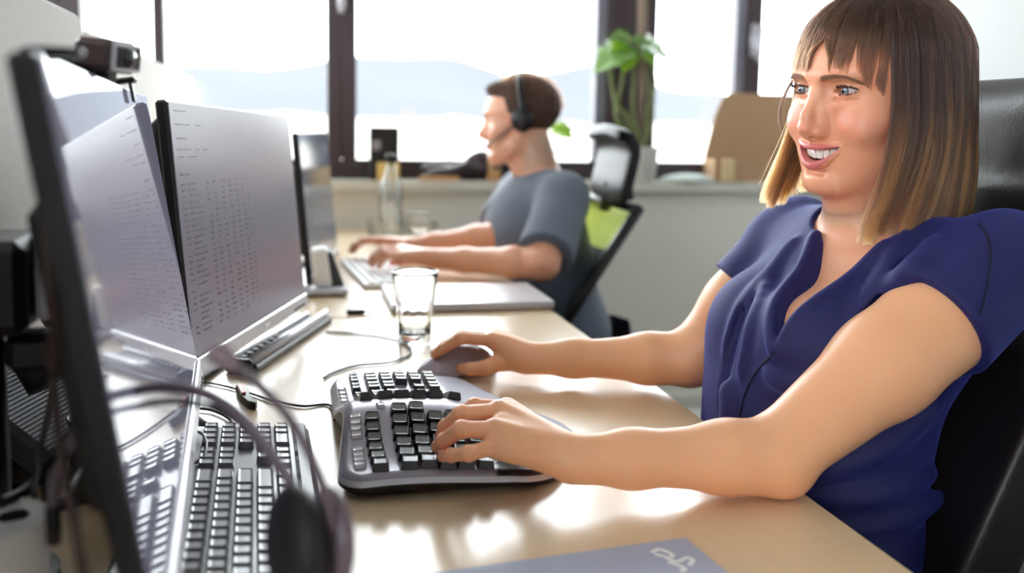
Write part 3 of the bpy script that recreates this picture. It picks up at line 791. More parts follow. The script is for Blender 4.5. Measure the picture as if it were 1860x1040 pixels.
def bottle(c):
    o = empty('bottle', c, 'clear plastic water bottle with a dark cap on the far desk', 'bottle')
    MB().lathe(c, [(0, .004), (.03, 0), (.036, .006), (.036, .10), (.033, .11), (.036, .12), (.036, .15), (.028, .19), (.015, .225), (.0135, .25), (.0125, .25), (.0142, .225), (.027, .19), (.0348, .15), (.0348, .01), (0, .008)], 28).build('bottle_wall', M['clear'], o, True)
    MB().lathe(c, [(0, .275), (.015, .275), (.016, .27), (.016, .248), (.0, .248)], 20).build('bottle_cap', M['black'], o, True)
bottle(np.array([.297, 2.98, .7402]))
facet_glass(np.array([.40, 3.08, .7402]), 'water_glass', 'clear glass standing beside the water bottle on the far desk', .085, .037, .030)
o = empty('tape_tray', (.36, 3.25, .74), 'low clear tray at the window end of the far desk', 'tray')
MB().box((.36, 3.25, .744), (.22, .12, .006), bev=.002).box((.36, 3.192, .762), (.22, .004, .04)).box((.36, 3.308, .762), (.22, .004, .04)).box((.25, 3.25, .762), (.004, .12, .04)).box((.47, 3.25, .762), (.004, .12, .04)).build('tray_wall', M['clear'], o)
o = empty('usb_stick', (.10, 1.87, .74), 'tiny black stick lying on the near edge of the far desk', 'stick')
MB().box((.118, 1.862, .745), (.035, .012, .009), bev=.002).build('stick_body', M['black'], o); MB().box((.142, 1.862, .745), (.014, .009, .005)).build('stick_plug', M['steel'], o)
# slanted black document stand by the far monitor
o = empty('tablet_stand', (.09, 2.08, .74), 'slanted black stand with a white column beside the dark far monitor', 'stand')
a0, a1 = at(603, 458, 2.15), onz(630, 532, .745)
mesh('stand_plate', [a0+[-.018, 0, 0], a0+[.0, 0, 0], a1+[0, 0, 0], a1+[-.05, 0, 0]]+[p+np.array([0, .12, 0]) for p in (a0+[-.018, 0, 0], a0+[.0, 0, 0], a1, a1+[-.05, 0, 0])], [(0, 1, 2, 3), (7, 6, 5, 4), (0, 4, 5, 1), (1, 5, 6, 2), (2, 6, 7, 3), (3, 7, 4, 0)], M['black'], o)
a2_ = onz(590, 540, .74); MB().box((a2_[0]-.005, a2_[1]+.06, .79), (.035, .05, .10), roty(-.15), bev=.006).build('stand_column', M['white'], o)
MB().box((a2_[0]+.0, a2_[1]+.03, .749), (.10, .06, .016), bev=.006).build('stand_base', M['steel'], o)
# ------------------------------------------------------------------ people: head builder
def head_frame(az, pi_, ro):
    f = np.array([math.cos(az)*math.cos(pi_), math.sin(az)*math.cos(pi_), math.sin(pi_)])
    l = np.cross([0, 0, 1], f); l /= np.linalg.norm(l); u = np.cross(f, l)
    return np.stack([l*math.cos(ro)+u*math.sin(ro), f, -l*math.sin(ro)+u*math.cos(ro)], 1)
def mouth_y(x): return .0945-x*x*13.5
def build_head(h, smile=True, neck=None, male=False, zlo=-.155):
    """head in its own frame: x = the person's left, y = forward, z = up, origin between the eyes' height and the skull centre"""
    f = Field((-.092, -.115, zlo), (.092, .128, .115), h)
    f.ball((0, -.012, .022), (.0735, .092, .078), .01)
    f.ball((0, .030, .020), (.066, .064, .062), .02)                 # forehead
    f.ball((0, .030, -.030), (.0605, .057, .070), .02)               # mid face
    for s in (-1, 1):
        f.cone((s*.054, .004, -.052), (s*.046, .022, -.080), .013, .013, .02)
        f.cone((s*.046, .022, -.080), (s*.017, .072, -.103), .013, .0125, .022)   # jaw line
        f.ball((s*.044, .056, -.030), (.021, .022, .018), .018)       # cheek bone
        f.ball((s*.0375, .0665, -.0435), (.0205, .0185, .0175), .014)  # smiling cheek
        f.ball((s*.030, .052, -.072), (.020, .022, .022), .018)
    f.ball((0, .060, -.070), (.034, .028, .030), .02)                 # muzzle
    f.ball((0, .0775, -.102), (.0165, .0125, .0125), .014)            # chin
    f.ball((0, .045, -.095), (.034, .035, .018), .02)                 # under jaw
    if male:
        f.ball((0, .079, -.101), (.021, .0135, .014), .012); f.ball((0, .108, -.037), (.010, .011, .011), .01)
        for s in (-1, 1): f.cone((s*.052, .02, -.078), (s*.022, .07, -.106), .014, .015, .02)
    # brow ridge and eye sockets
    f.cone((-.036, .0755, .0185), (-.010, .0865, .0155), .0075, .0075, .014); f.cone((.036, .0755, .0185), (.010, .0865, .0155), .0075, .0075, .014)
    for s in (-1, 1):
        f.ball((s*.0315, .0945, .0015), (.0185, .0155, .0105), .010, 's')
        f.ball((s*.0165, .0955, -.002), (.0070, .0100, .0120), .008, 's')
    # nose
    f.chain([(0, .0845, .0120), (0, .0915, -.004), (0, .1035, -.026), (0, .1050, -.0375)], [.0058, .0054, .0062, .0076], .006)
    f.ball((0, .1062, -.0392), (.0078, .0072, .0070), .005)
    for s in (-1, 1):
        f.ball((s*.0098, .0960, -.0440), (.0056, .0080, .0056), .005)
        f.cone((s*.0070, .090, -.020), (s*.0105, .090, -.040), .0045, .0048, .008)
    f.cone((0, .0945, -.0500), (0, .103, -.0475), .0036, .0045, .004)
    f.cone((0, .0805, -.004), (0, .0862, -.0410), .0075, .0128, .014)
    for s in (-1, 1):
        f.ball((s*.0062, .1000, -.0512), (.0030, .0052, .0036), .002, 's')
    # eyelids: a shell round each eyeball with an almond slit
    for s in (-1, 1):
        f.ball((s*.0315, .0690, 0), .0138, .0045)
        def slit(x, y, z, s=s):
            u = (x-s*.0315)*s; t = np.clip(u/.0145, -1, 1)
            up = .0043*(1-t**2)**.7+.0007*t+.0004; lo = -.0030*(1-t**2)**.8+.0007*t
            return np.maximum(np.maximum(z-up, lo-z), np.maximum(np.abs(u)-.0142, .073-y))
        f.op(slit, (s*.0315-.016, .070, -.008), (s*.0315+.016, .095, .008), .0008, 's')
        # fold under the eye, crease over it
        pts = [(s*(.0315-.011), .0825, -.0085), (s*.0315, .0840, -.0110), (s*(.0315+.012), .0760, -.0092)]
        f.chain(pts, [.0009]*3, .004, 's')
    for s in (-1, 1): f.chain([(s*.021, .0850, .0078), (s*.0315, .0852, .0092), (s*.0435, .0775, .0062)], [.0006]*3, .003, 's')
    if smile:
        for s in (-1, 1):     # laugh lines
            f.chain([(s*.0200, .0945, -.0470), (s*.0270, .0930, -.0535), (s*.0335, .0880, -.0620), (s*.0355, .0840, -.0700)], [.0008, .0018, .0015, .0005], .006, 's')
        xs = np.linspace(-.0290, .0290, 13)
        zu = lambda x: -.0640+.0042*(x/.0275)**2; zl = lambda x: -.0768+.0170*np.abs(x/.0275)**2.2
        up = [(x, mouth_y(x)+.0006-.0015*(abs(x)/.0275), zu(x)+.0026*(1-(x/.029)**2)+.0008) for x in xs]
        lo = [(x, mouth_y(x)-.0008-.0012*(abs(x)/.0275), zl(x)-.0042*(1-(x/.030)**2)-.0006) for x in xs]
        f.chain(up, [.0014+.0014*(1-(x/.0295)**2) for x in xs], .0035)
        f.chain(lo, [.0016+.0027*(1-(x/.0295)**2) for x in xs], .0035)
        f.cone((-.010, .0875, -.0895), (.010, .0875, -.0895), .001, .001, .009, 's')       # fold over the chin
        def mo(x, y, z):
            t = np.clip(x/.0295, -1, 1); a = -.0646+.0046*t**2; b = -.0764+.0164*np.abs(t)**2.2
            return np.maximum(np.maximum(z-a, b-z), np.maximum(np.abs(x)-.0295, .060-y))
        f.op(mo, (-.03, .06, -.082), (.03, .12, -.055), .0012, 's')
    else:
        xs = np.linspace(-.024, .024, 9)
        f.chain([(x, mouth_y(x)+.0005, -.0665+.001*(x/.024)**2) for x in xs], [.0015+.0025*(1-(x/.026)**2) for x in xs], .004)
        f.chain([(x, mouth_y(x)-.0005, -.0735+.003*(x/.024)**2) for x in xs], [.0015+.0035*(1-(x/.026)**2) for x in xs], .004)
        f.chain([(x, mouth_y(x)+.004, -.0700) for x in xs], [.0008]*9, .0015, 's')
    for s in (-1, 1):         # ears
        Re_ = rotz(s*.35)
        f.ball((s*.0745, -.006, -.008), (.0055, .0150, .0270), .004, R=Re_)
        f.ball((s*.0790, -.004, -.003), (.0040, .0085, .0150), .003, 's', R=Re_)
        f.ball((s*.0745, .000, -.034), (.005, .008, .009), .004)
    if neck: neck(f)
    return f

# ------------------------------------------------------------------ the woman
HQ = np.array([.679, 1.039, 1.164]); HM = head_frame(3.412, -.094, -.051); HS = 1.05
def HW(v): return HQ+(np.asarray(v, float)*HS)@HM.T
def HL(p): return (np.asarray(p, float)-HQ)@HM/HS
woman = empty('person', (.66, 1.07, .45), 'smiling woman with a brown bob in a navy blouse typing at the nearest desk', 'person')
SN = np.array([.738, .902, .948]); SF = np.array([.668, 1.212, .940])      # shoulder joints, near and far
EN = onz(1408, 828, .781); EF = np.array([.546, 1.243, .787])
WN = at(1040, 832, 1.0); WN = onz(1042, 834, .788); WF = onz(960, 650, .776)
NB = np.array([.700, 1.058, .960])
def neck_w(f, tr=lambda p: np.asarray(p, float), s=1.0, chest=True):
    f.cone(tr((.676, 1.040, 1.110)), tr((.696, 1.056, .985)), .050*s, .053*s, .02*s)
    f.cone(tr((.655, 1.034, 1.065)), tr((.672, 1.045, .975)), .034*s, .036*s, .02*s)       # throat
    if chest:
        for sgn, S in ((0, SN), (1, SF)):
            f.cone(tr(NB+[.0, 0, .010]), tr(S+np.array([0, 0, .012])), .040*s, .046*s, .035*s)
    else:
        f.cone(tr((.696, 1.056, .985)), tr((.70, 1.06, .93)), .053*s, .07*s, .02*s)
def torso(f, o=0.0, arms=True):
    e = o
    neckk = .04
    for S in (SN, SF): f.cone(NB+[.0, 0, .008], S+np.array([0, 0, .010]), .038+e, .046+e, neckk)
    f.ball((.690, 1.060, .885), (.105+e, .165+e, .120+e), .03)
    f.ball((.592, .990, .862), (.064+e, .070+e, .068+e), .035)
    f.ball((.596, 1.122, .856), (.064+e, .066+e, .066+e), .035)
    f.ball((.640, 1.070, .765), (.122+e, .158+e, .130+e), .04)
    f.ball((.632, 1.075, .650), (.112+e, .172+e, .130+e), .04)
    f.ball((.640, 1.080, .590), (.115+e, .182+e, .105+e), .04)

tt = time.time()
hf = build_head(.00095, True, lambda f: neck_w(f, HL, 1/HS, False))
Vh, Qh = hf.extract()
# region tints are skin pigment: lips, cheeks, nose tip, inside of the mouth
def skin_tint(V, smile=True, base=(234, 168, 134)):
    c = np.tile(np.array(srgb(*base)[:3]), (len(V), 1)); x, y, z = V.T
    def mixc(wt, col): 
        wt = np.clip(wt, 0, 1)[:, None]; return c*(1-wt)+np.array(srgb(*col)[:3])*wt
    front = y > .03
    for s in (-1, 1):
        d = np.sqrt(((x-s*.040)/.024)**2+((z+.034)/.018)**2); c = mixc(np.where(front, .38*np.exp(-d*d), 0), (222, 120, 104))
        d = np.sqrt(((x-s*.0315)/.020)**2+((z+.001)/.010)**2); c = mixc(np.where(y > .06, .16*np.exp(-d**4), 0), (206, 138, 116))
    c = mixc(np.where(y > .098, .15*np.exp(-((z+.042)/.012)**2), 0), (226, 128, 110))
    if smile:
        t = np.clip(np.abs(x)/.0285, 0, 1); mid = np.where(z > -.0700+.0095*t**2, -1, 1)
        zu = -.0646+.0046*t**2; zl = -.0764+.0164*t**2.2
        lipu = (z > zu-.004) & (z < zu+.0066*(1-t**2)+.0012); lipl = (z < zl+.004) & (z > zl-.0090*(1-t**2)-.0012)
        lips = (lipu | lipl) & (np.abs(x) < .0288) & (y > .074)
        dep = y < mouth_y(x)-.0060
        inside = (np.abs(x) < .028) & (z < zu+.002) & (z > zl-.002) & dep & (y > .05)
        c[lips & ~inside] = srgb(206, 112, 108)[:3]; c[inside] = srgb(96, 32, 34)[:3]
    else:
        lips = (np.abs(x) < .025) & (z < -.0625) & (z > -.0775) & (y > .078); c[lips] = srgb(198, 118, 108)[:3]
    fine = np.sin(x*900+3*np.sin(z*700))*np.sin(z*1100+2*np.sin(x*500)) > .93          # freckles
    c = np.where((fine & front & (z > -.05) & (z < .01))[:, None], c*.86, c)
    return c
Th = skin_tint(Vh)
def poly_smooth_tint(V, Q, T, it=2):
    return smooth_vq(T, Q, it, .5)
Th = poly_smooth_tint(Vh, Qh, Th, 2)
parts = [(HW(Vh), Qh, Th)]
# neck, chest and hidden trunk
f = Field((.50, .80, .42), (.92, 1.32, 1.06), .0035)
neck_w(f, s=1.0, chest=False); torso(f, -.006)
f.cone(SN, SN+(EN-SN)*.35, .052, .050, .03); f.cone(SF, SF+(EF-SF)*.35, .052, .050, .03)
# collar bones and the notch between them
f.chain([(.634, 1.005, .958), (.650, .970, .966)], [.007, .006], .012); f.chain([(.630, 1.045, .956), (.636, 1.08, .964)], [.007, .006], .012)
V_, Q_ = f.extract(); base = np.tile(np.array(srgb(238, 176, 142)[:3]), (len(V_), 1)); parts.append((smooth_vq(V_, Q_, 2), Q_, base))

def hand(f, W, K, fingers, thumb, r=1.0):
    """W wrist, K four knuckles (index..little), fingers: list of joint lists from the knuckle, thumb: joints from the wrist"""
    W = np.array(W); K = [np.array(k) for k in K]
    rp = [.0125, .0130, .0125, .0115]
    for i, k in enumerate(K):
        f.cone(W+(k-W)*.10, k, .0165*r, rp[i]*.90*r, .010)
        if i < 3: f.cone(W+(K[i]*.5+K[i+1]*.5-W)*.35, K[i]*.5+K[i+1]*.5-(K[i]-W)*.06, .0150*r, .0105*r, .010)
    R0 = [[.0092, .0084, .0074, .0062], [.0094, .0087, .0077, .0064], [.0088, .0082, .0073, .0062], [.0078, .0072, .0064, .0054]]
    for i, J in enumerate(fingers):
        J = [np.array(j) for j in J]; rr = R0[i][:len(J)]
        f.cone(W+(J[0]-W)*.75, J[0], rp[i]*.85*r, rr[0]*r*1.05, .006)
        g = Field(f.lo, f.lo+f.h*(np.array(f.n)-1), f.h) if False else None
        for a in range(len(J)-1): f.cone(J[a], J[a+1], rr[a]*r, rr[a+1]*r, .0018)
        for a in range(1, len(J)-1): f.ball(J[a], rr[a]*r*1.06, .003)
    T = [np.array(t) for t in thumb]
    f.cone(W+(T[0]-W)*.2, T[0], .017*r, .0150*r, .012)
    for a in range(len(T)-1): f.cone(T[a], T[a+1], (.0140, .0104, .0092, .0075)[a]*r, (.0104, .0092, .0075, .006)[a]*r, .004)

# near arm with the left hand on the keys
KN = [onz(921, 742, .818), onz(905, 748, .822), onz(897, 781, .816), onz(897, 812, .803)]
KN = [np.array(k) for k in KN]
FN = [[KN[0], onz(862, 738, .825), onz(835, 752, .806), onz(820, 768, .790)],
      [KN[1], onz(838, 752, .826), onz(810, 775, .806), onz(801, 792, .789)],
      [KN[2], onz(838, 779, .820), onz(806, 800, .800), onz(793, 812, .786)],
      [KN[3], onz(852, 823, .806), onz(820, 826, .795), onz(803, 829, .785)]]
TN = [onz(985, 790, .792), onz(925, 775, .785), onz(885, 770, .783), onz(862, 772, .781)]
def arm(f, S, E, W, r0, r1, r2, r3, k0=.0):
    SE = E-S; M1_ = S+SE*k0; 
    f.cone(M1_, S+SE*.5, r0, r1, .02); f.cone(S+SE*.5, E, r1, r2, .02)
    EW = W-E; up_ = np.array([0, 0, 1.])
    f.cone(E, E+EW*.25, r2*.98, r2*.92, .02); f.cone(E+EW*.25, E+EW*.72, r2*.92, r3*1.08, .02); f.cone(E+EW*.72, W, r3*1.08, r3, .02)
f = Field((.10, .79, .735), (.80, 1.03, 1.0), .0016)
arm(f, SN, EN, WN, .061, .0530, .0370, .0240, .12)
f.ball(EN+np.array([.012, -.004, -.022]), (.018, .018, .014), .02)
hand(f, WN, KN, FN, TN)
f.op(lambda x, y, z: z-.7415+0*x+0*y, (.1, .79, .735), (.8, 1.03, .76), .004, 's')
V_, Q_ = f.extract(); V_ = smooth_vq(V_, Q_, 1, .4)
arm_tint = lambda V: np.tile(np.array(srgb(244, 182, 138)[:3]), (len(V), 1))
def hand_tint(V, tips, knucks, nails=()):
    c = arm_tint(V)
    for pts, rad, col, am in ((tips, .013, (226, 130, 110), .5), (knucks, .012, (220, 136, 112), .35)):
        for p in pts:
            d = np.linalg.norm(V-np.array(p), axis=1)/rad; w_ = (am*np.exp(-d*d))[:, None]; c = c*(1-w_)+np.array(srgb(*col)[:3])*w_
    return c
parts.append((V_, Q_, hand_tint(V_, [F_[-1] for F_ in FN], [k for F_ in FN for k in F_[:-1]])))
# far arm with the right hand on the mouse
MZ = .74
mouse_c = np.array(onz(835, 668, .752)); 
KF = [onz(893, 618, .797), onz(905, 622, .800), onz(908, 632, .795), onz(910, 640, .788)]
KF = [KF[0], KF[0]+[.004, .022, .003], KF[0]+[.008, .042, -.002], KF[0]+[.014, .060, -.010]]
F1 = [KF[0], onz(838, 614, .803), onz(806, 632, .786), onz(789, 644, .773)]
FF = [F1]
for i in (1, 2, 3): FF.append([p+np.array([.004*i, .021*i, -.0035*i*i*.5]) for p in F1])
FF[3] = [FF[3][0], FF[3][0]+[-.028, .004, .002], FF[3][0]+[-.044, .004, -.012], FF[3][0]+[-.052, .003, -.028]]
TF = [onz(915, 655, .768), onz(880, 668, .764), onz(855, 670, .761), onz(838, 669, .758)]
f = Field((.13, 1.16, .735), (.76, 1.52, .99), .0016)
arm(f, SF, EF, WF, .053, .0470, .0370, .0230, .12)
hand(f, WF, KF, FF, TF)
f.op(lambda x, y, z: z-.7415+0*x+0*y, (.1, 1.1, .735), (.8, 1.6, .76), .004, 's')
V_, Q_ = f.extract(); V_ = smooth_vq(V_, Q_, 1, .4)
parts.append((V_, Q_, hand_tint(V_, [F_[-1] for F_ in FF]+[TF[-1]], [k for F_ in FF for k in F_[:-1]])))
# thighs and shins below the desk
f = Field((.0, .88, .0), (.95, 1.30, .62), .008)
for s, y_ in ((-1, .985), (1, 1.165)):
    f.cone((.66, y_, .565), (.32, y_, .58), .083, .062, .03); f.cone((.32, y_, .58), (.28, y_, .10), .058, .036, .02); f.cone((.28, y_, .06), (.14, y_, .035), .04, .028, .02)
VL_, QL_ = f.extract()
tot = 0; AV, AQ, AT = [], [], []
for v, q_, t in parts: AV.append(v); AQ.append(q_+tot); AT.append(t); tot += len(v)
def skin_mat(name='skin'):
    m = mat(name, (1, 1, 1, 1), .38, spec=.6, sss=.35, bump=(900, .10, .0006)); attrcol(m)
    return m
M['skin'] = skin_mat()
npmesh('body', np.concatenate(AV), np.concatenate(AQ), M['skin'], woman, np.concatenate(AT))
npmesh('trousers', VL_, QL_, mat('dark_trousers', srgb(30, 32, 44), .9), woman)

# fingernails: small domes on the backs of the last joints
def nails(name, chains, rad, parent, m):
    mb = MB()
    for J in chains:
        d = J[-1]-J[-2]; d = d/np.linalg.norm(d); sd = np.cross(d, [0, 0, 1.]); sd /= np.linalg.norm(sd); u_ = np.cross(sd, d); u_ = u_ if u_[2] > 0 else -u_
        R = np.stack([d, sd, u_], 1); c = J[-1]+d*.0005+u_*rad*.80; n, k = 14, 5; V = []
        for i in range(k+1):
            a = math.pi/2*i/k
            for j in range(n): V.append(c+R@np.array([.0062*math.cos(a)*math.cos(2*math.pi*j/n), .0046*math.cos(a)*math.sin(2*math.pi*j/n), .0020*math.sin(a)]))
        mb.add(V, [(i*n+j, i*n+(j+1) % n, (i+1)*n+(j+1) % n, (i+1)*n+j) for i in range(k) for j in range(n)])
    mb.build(name, m, parent, True)
nails('fingernails', FN+FF[:3]+[TF], .0062, woman, mat('nail', srgb(244, 190, 172), .16, coat=.6, sss=.1))
# eyes
def eye(name, c, gaze, r, parent, iriscol):
    g = gaze/np.linalg.norm(gaze); a = np.cross([0, 0, 1], g); a /= np.linalg.norm(a); b = np.cross(g, a)
    R = np.stack([a, b, g], 1); V = []; Fc = []; n = 32; th = [0, .06, .12, .17, .18, .25, .33, .42, .48, .56, .60, .8, 1.1, 1.5, 2.0, 2.6, 3.1]
    for t in th:
        rr = r*(1+.045*max(0, 1-(t/.52)**2))
        for j in range(n): V.append(c+R@np.array([rr*math.sin(t)*math.cos(2*math.pi*j/n), rr*math.sin(t)*math.sin(2*math.pi*j/n), rr*math.cos(t)]))
    me = bpy.data.meshes.new(name); Fc = [(i*n+j, (i+1)*n+j, (i+1)*n+(j+1) % n, i*n+(j+1) % n) for i in range(len(th)-1) for j in range(n)]
    me.from_pydata([tuple(v) for v in V], [], Fc)
    me.materials.append(mat('eye_white_shaded', srgb(186, 176, 172), .08, sss=.1)); me.materials.append(mat('iris_'+name, srgb(*iriscol), .06, spec=.8)); me.materials.append(mat('pupil', srgb(8, 8, 10), .04, spec=.9)); me.materials.append(mat('iris_rim', srgb(38, 48, 56), .06, spec=.8))  # eye white's colour is greyed to stand in for shade on the eyeball
    mi = []
    for i in range(len(th)-1):
        mi += [2 if th[i+1] <= .19 else (1 if th[i+1] <= .49 else (3 if th[i+1] <= .57 else 0))]*n
    me.polygons.foreach_set('material_index', mi); me.update(); link(name, me, None, parent, True)
gz = np.array([-.97, -.10, -.10])
gl = gz/np.linalg.norm(gz)
for s in (-1, 1): eye('eye', HW((s*.0315, .0690, 0)), gl, .0123*HS, woman, (112, 124, 128))
# teeth: each one its own rounded block in an arch
tm = MB()
for row, zt_, hh in ((0, -.0692, .0116),):
    for k in range(-5, 6):
        if row and abs(k) > 3: continue
        wd = [.0085, .0068, .0074, .0064, .0062, .006][abs(k) if k <= 0 else abs(k)]
        xk = (k*.0066 if row == 0 else k*.0054)
        if row == 0: xk = [0, .0080, .0148, .0210, .0262, .0300][abs(k)]*np.sign(k); 
        if row == 0 and k == 0: continue
        if row == 0: xk = [.0, .0042, .0116, .0180, .0236, .0280][abs(k)]*np.sign(k)
        yk = .0865-xk*xk*17-(.003 if row else 0)
        ang = -math.atan(2*xk*17)*1.0
        c_ = HW((xk, yk, zt_+.0035*(abs(xk)/.028)**2)); tm.box(c_, np.array([(.0084 if abs(k) < 2 else .0071)*(.78 if row else 1), .0040, hh*(1 if abs(k) != 2 else .92)])*HS, HM@rotz(ang), bev=.0016)
tm.build('teeth', mat('teeth', srgb(238, 232, 220), .18, sss=.15), woman, True)
f = Field((-.03, .03, -.085), (.03, .09, -.055), .0012); f.ball((0, .055, -.0770), (.017, .020, .004)); v, q_ = f.extract(); npmesh('tongue', HW(v), q_, mat('tongue', srgb(190, 96, 96), .3), woman)

# brows and lashes: short single hairs lying on the face surface
def surf_y(x, z):
    m = (np.abs(Vh[:, 0]-x) < .0025) & (np.abs(Vh[:, 2]-z) < .0025) & (Vh[:, 1] > .02)
    return Vh[m, 1].max() if m.any() else .08
M['brow'] = mat('brow_hair', srgb(140, 100, 78), .6)
bp_ = []
r_ = np.random.default_rng(11)
for s in (-1, 1):
    line = [(.0120, .0130), (.018, .0146), (.026, .0160), (.034, .0160), (.042, .0135), (.048, .0092)]
    for k in range(420):
        t = r_.random(); q_ = t*(len(line)-1); i = min(int(q_), len(line)-2); a = q_-i
        x = line[i][0]*(1-a)+line[i+1][0]*a; z = line[i][1]*(1-a)+line[i+1][1]*a
        z += r_.uniform(-1, 1)*.0027*(1-.6*t); d_ = np.array([.0058, 0, .0022-.0046*t])
        P_ = []
        for u in (0, .5, 1): xx, zz = (x+d_[0]*u), z+d_[2]*u; P_.append((s*xx, surf_y(s*xx, zz)+.0004+.0006*u, zz))
        bp_.append(HW(P_))
strands('eyebrows', np.array(bp_), .00018, M['brow'], woman)
lp_ = []
for s in (-1, 1):
    for k in range(90):
        t = r_.uniform(-.7, 1); x = .0315+.0142*t; z = .0043*(1-t*t)**.7+.0007*t+.0007; y = .0690+math.sqrt(max(.0138**2-(.0142*t*.9)**2-z*z, 1e-7))
        L_ = .0055+.0025*max(t, 0); dx = .35*t+.15
        lp_.append(HW([(s*x, y, z), (s*(x+dx*L_*.4), y+L_*.55, z-.0002), (s*(x+dx*L_), y+L_*.9, z+L_*.45)]))
    for k in range(45):
        t = r_.uniform(-.8, 1); x = .0315+.0142*t; z = -.0030*(1-t*t)**.8+.0007*t; y = .0690+math.sqrt(max(.0138**2-(.0142*t*.9)**2-z*z, 1e-7))
        lp_.append(HW([(s*x, y, z), (s*(x+.0006), y+.0016, z-.0010), (s*(x+.0012), y+.0026, z-.0022)]))
strands('eyelashes', np.array(lp_), .00016, mat('lash', srgb(40, 26, 24), .5), woman)
print('head+arms', round(time.time()-tt, 1))
# ---- hair
tt = time.time()
def hair_mat(name, root, tip, lo=.25, hi=.85):
    m = bpy.data.materials.new(name); m.use_nodes = True; nt = m.node_tree; nt.nodes.remove(nt.nodes['Principled BSDF'])
    hb_ = nt.nodes.new('ShaderNodeBsdfHairPrincipled'); hb_.model = 'CHIANG'; hb_.parametrization = 'COLOR'
    hi_ = nt.nodes.new('ShaderNodeHairInfo'); cr = nt.nodes.new('ShaderNodeValToRGB')
    cr.color_ramp.elements[0].position = lo; cr.color_ramp.elements[0].color = root; cr.color_ramp.elements[1].position = hi; cr.color_ramp.elements[1].color = tip
    nt.links.new(hi_.outputs['Intercept'], cr.inputs[0])
    rm = nt.nodes.new('ShaderNodeMapRange'); rm.inputs['To Min'].default_value = .5; rm.inputs['To Max'].default_value = 1.75; nt.links.new(hi_.outputs['Random'], rm.inputs[0])
    vm = nt.nodes.new('ShaderNodeVectorMath'); vm.operation = 'SCALE'; nt.links.new(cr.outputs[0], vm.inputs[0]); nt.links.new(rm.outputs[0], vm.inputs['Scale'])
    nt.links.new(vm.outputs[0], hb_.inputs['Color'])
    hb_.inputs['Roughness'].default_value = .32; hb_.inputs['Radial Roughness'].default_value = .4
    nt.links.new(hb_.outputs[0], nt.nodes['Material Output'].inputs[0]); return m
M['hair'] = hair_mat('brown_hair', srgb(30, 16, 11), srgb(84, 50, 28), .40, 1.0)
M['fringe'] = hair_mat('fringe_hair', srgb(40, 23, 15), srgb(84, 53, 34), .3, 1.0)
HC = np.array([0, -.010, .022]); HR = np.array([.0755, .0950, .0795])
Ktop = np.array([0.0, -.10, 1.0]); Ktop /= np.linalg.norm(Ktop)
def hair_paths(n, kind, r):
    """strands in the head frame; phi = direction seen from above, 0 = forward, + = the person's left"""
    K = 26; out = np.zeros((n, K, 3)); t = np.linspace(0, 1, K)
    for i in range(n):
        if kind == 'fringe':
            phi = r.uniform(-.80, .95); lay = r.uniform(1.03, 1.13)
        else:
            phi = r.uniform(.93, 2*math.pi-.93); lay = r.uniform(1.03, 1.13+.06*min(1, max(0, (min(phi, 2*math.pi-phi)-1.0)/1.4)))
        ncl = 46; cl = math.floor(phi/(2*math.pi)*ncl); cph = (cl+.5)/ncl*2*math.pi
        crr = np.random.default_rng(cl*7+1000+(3 if kind == 'fringe' else 0)); cj = crr.uniform(-1, 1, 4)
        a0 = r.uniform(.02, .9) if kind == 'fringe' else r.uniform(.02, 1.35)
        sp = math.sin(phi); cp = math.cos(phi)
        # leave the head where its side turns vertical
        if kind == 'fringe':
            a1 = 1.22; zend = .0225+.004*cj[0]+r.uniform(-.003, .004)
            gap = math.exp(-((phi-.10)/.10)**2)      # little parting in the fringe
            zend += .020*gap
            zend -= .030*np.clip((phi-.45)/.5, 0, 1)**1.5+.022*np.clip((-phi-.45)/.4, 0, 1)**1.5
            phi_end = phi+(.05*cj[1])+.12*np.sign(phi-.10)*gap*1.2
            phi_end = phi_end*(1-.2)+(cph+.05*cj[1])*.2 if gap < .3 else phi_end
        else:
            a1 = 1.50; zend = (-.152 if phi < 4.2 else -.130)+.006*cj[0]+abs(r.normal(0, .009))-.006
            side = abs(math.sin(phi)); zend -= .006*max(0, -cp)
            phi_end = phi*.74+cph*.26+.02*cj[1]+r.normal(0, .015)
        for k in range(K):
            u = t[k]
            if u < .42:
                v = u/.42; al = a0+(max(a1, a0+.05)-a0)*v; ph = phi
                d = np.array([math.sin(al)*sp, math.sin(al)*cp, math.cos(al)])
                p = HC+HR*d*lay*(1+.02*math.sin(v*3.14))
                if kind != 'fringe': last = p
                last = p; al_l = al
            else:
                v = (u-.42)/.58; ph = phi*(1-v)+phi_end*v; z0 = last[2]; z = z0+(zend-z0)*v
                rad = HR*lay*math.sin(al_l)
                if kind == 'fringe':
                    e = 1.0+.045*math.sin(v*math.pi*.55)
                    p = np.array([HC[0]+rad[0]*math.sin(ph)*e, HC[1]+rad[1]*math.cos(ph)*e, z])
                    p[1] += .006*v*(1 if cp > .3 else 0)
                else:
                    flare = 1+.07*v+.03*math.sin(v*math.pi)-.14*max(0, v-.80)**1.0*1.2
                    p = np.array([HC[0]+rad[0]*math.sin(ph)*flare, HC[1]+rad[1]*math.cos(ph)*flare, z])
                    q0 = min(phi, 2*math.pi-phi); wf = min(1, max(0, (2.3-q0)/1.2)); wf = wf*wf*(3-2*wf)      # locks beside the face fall a little forward
                    p[1] += wf*(-.007*math.sin(math.pi*v)+.040*v**2.6)
                    if phi > math.pi: p[1] += .010*v*wf
                    p[0] += .0015*math.sin(v*7+cj[2]*3); p[1] += .0015*math.sin(v*6+cj[3]*3)
            out[i, k] = p
    out += r.normal(0, .0004, (n, 1, 3))
    for _ in range(7): out[:, 1:-1] = out[:, 1:-1]*.4+.3*(out[:, 2:]+out[:, :-2])
    return out
r_ = np.random.default_rng(3)
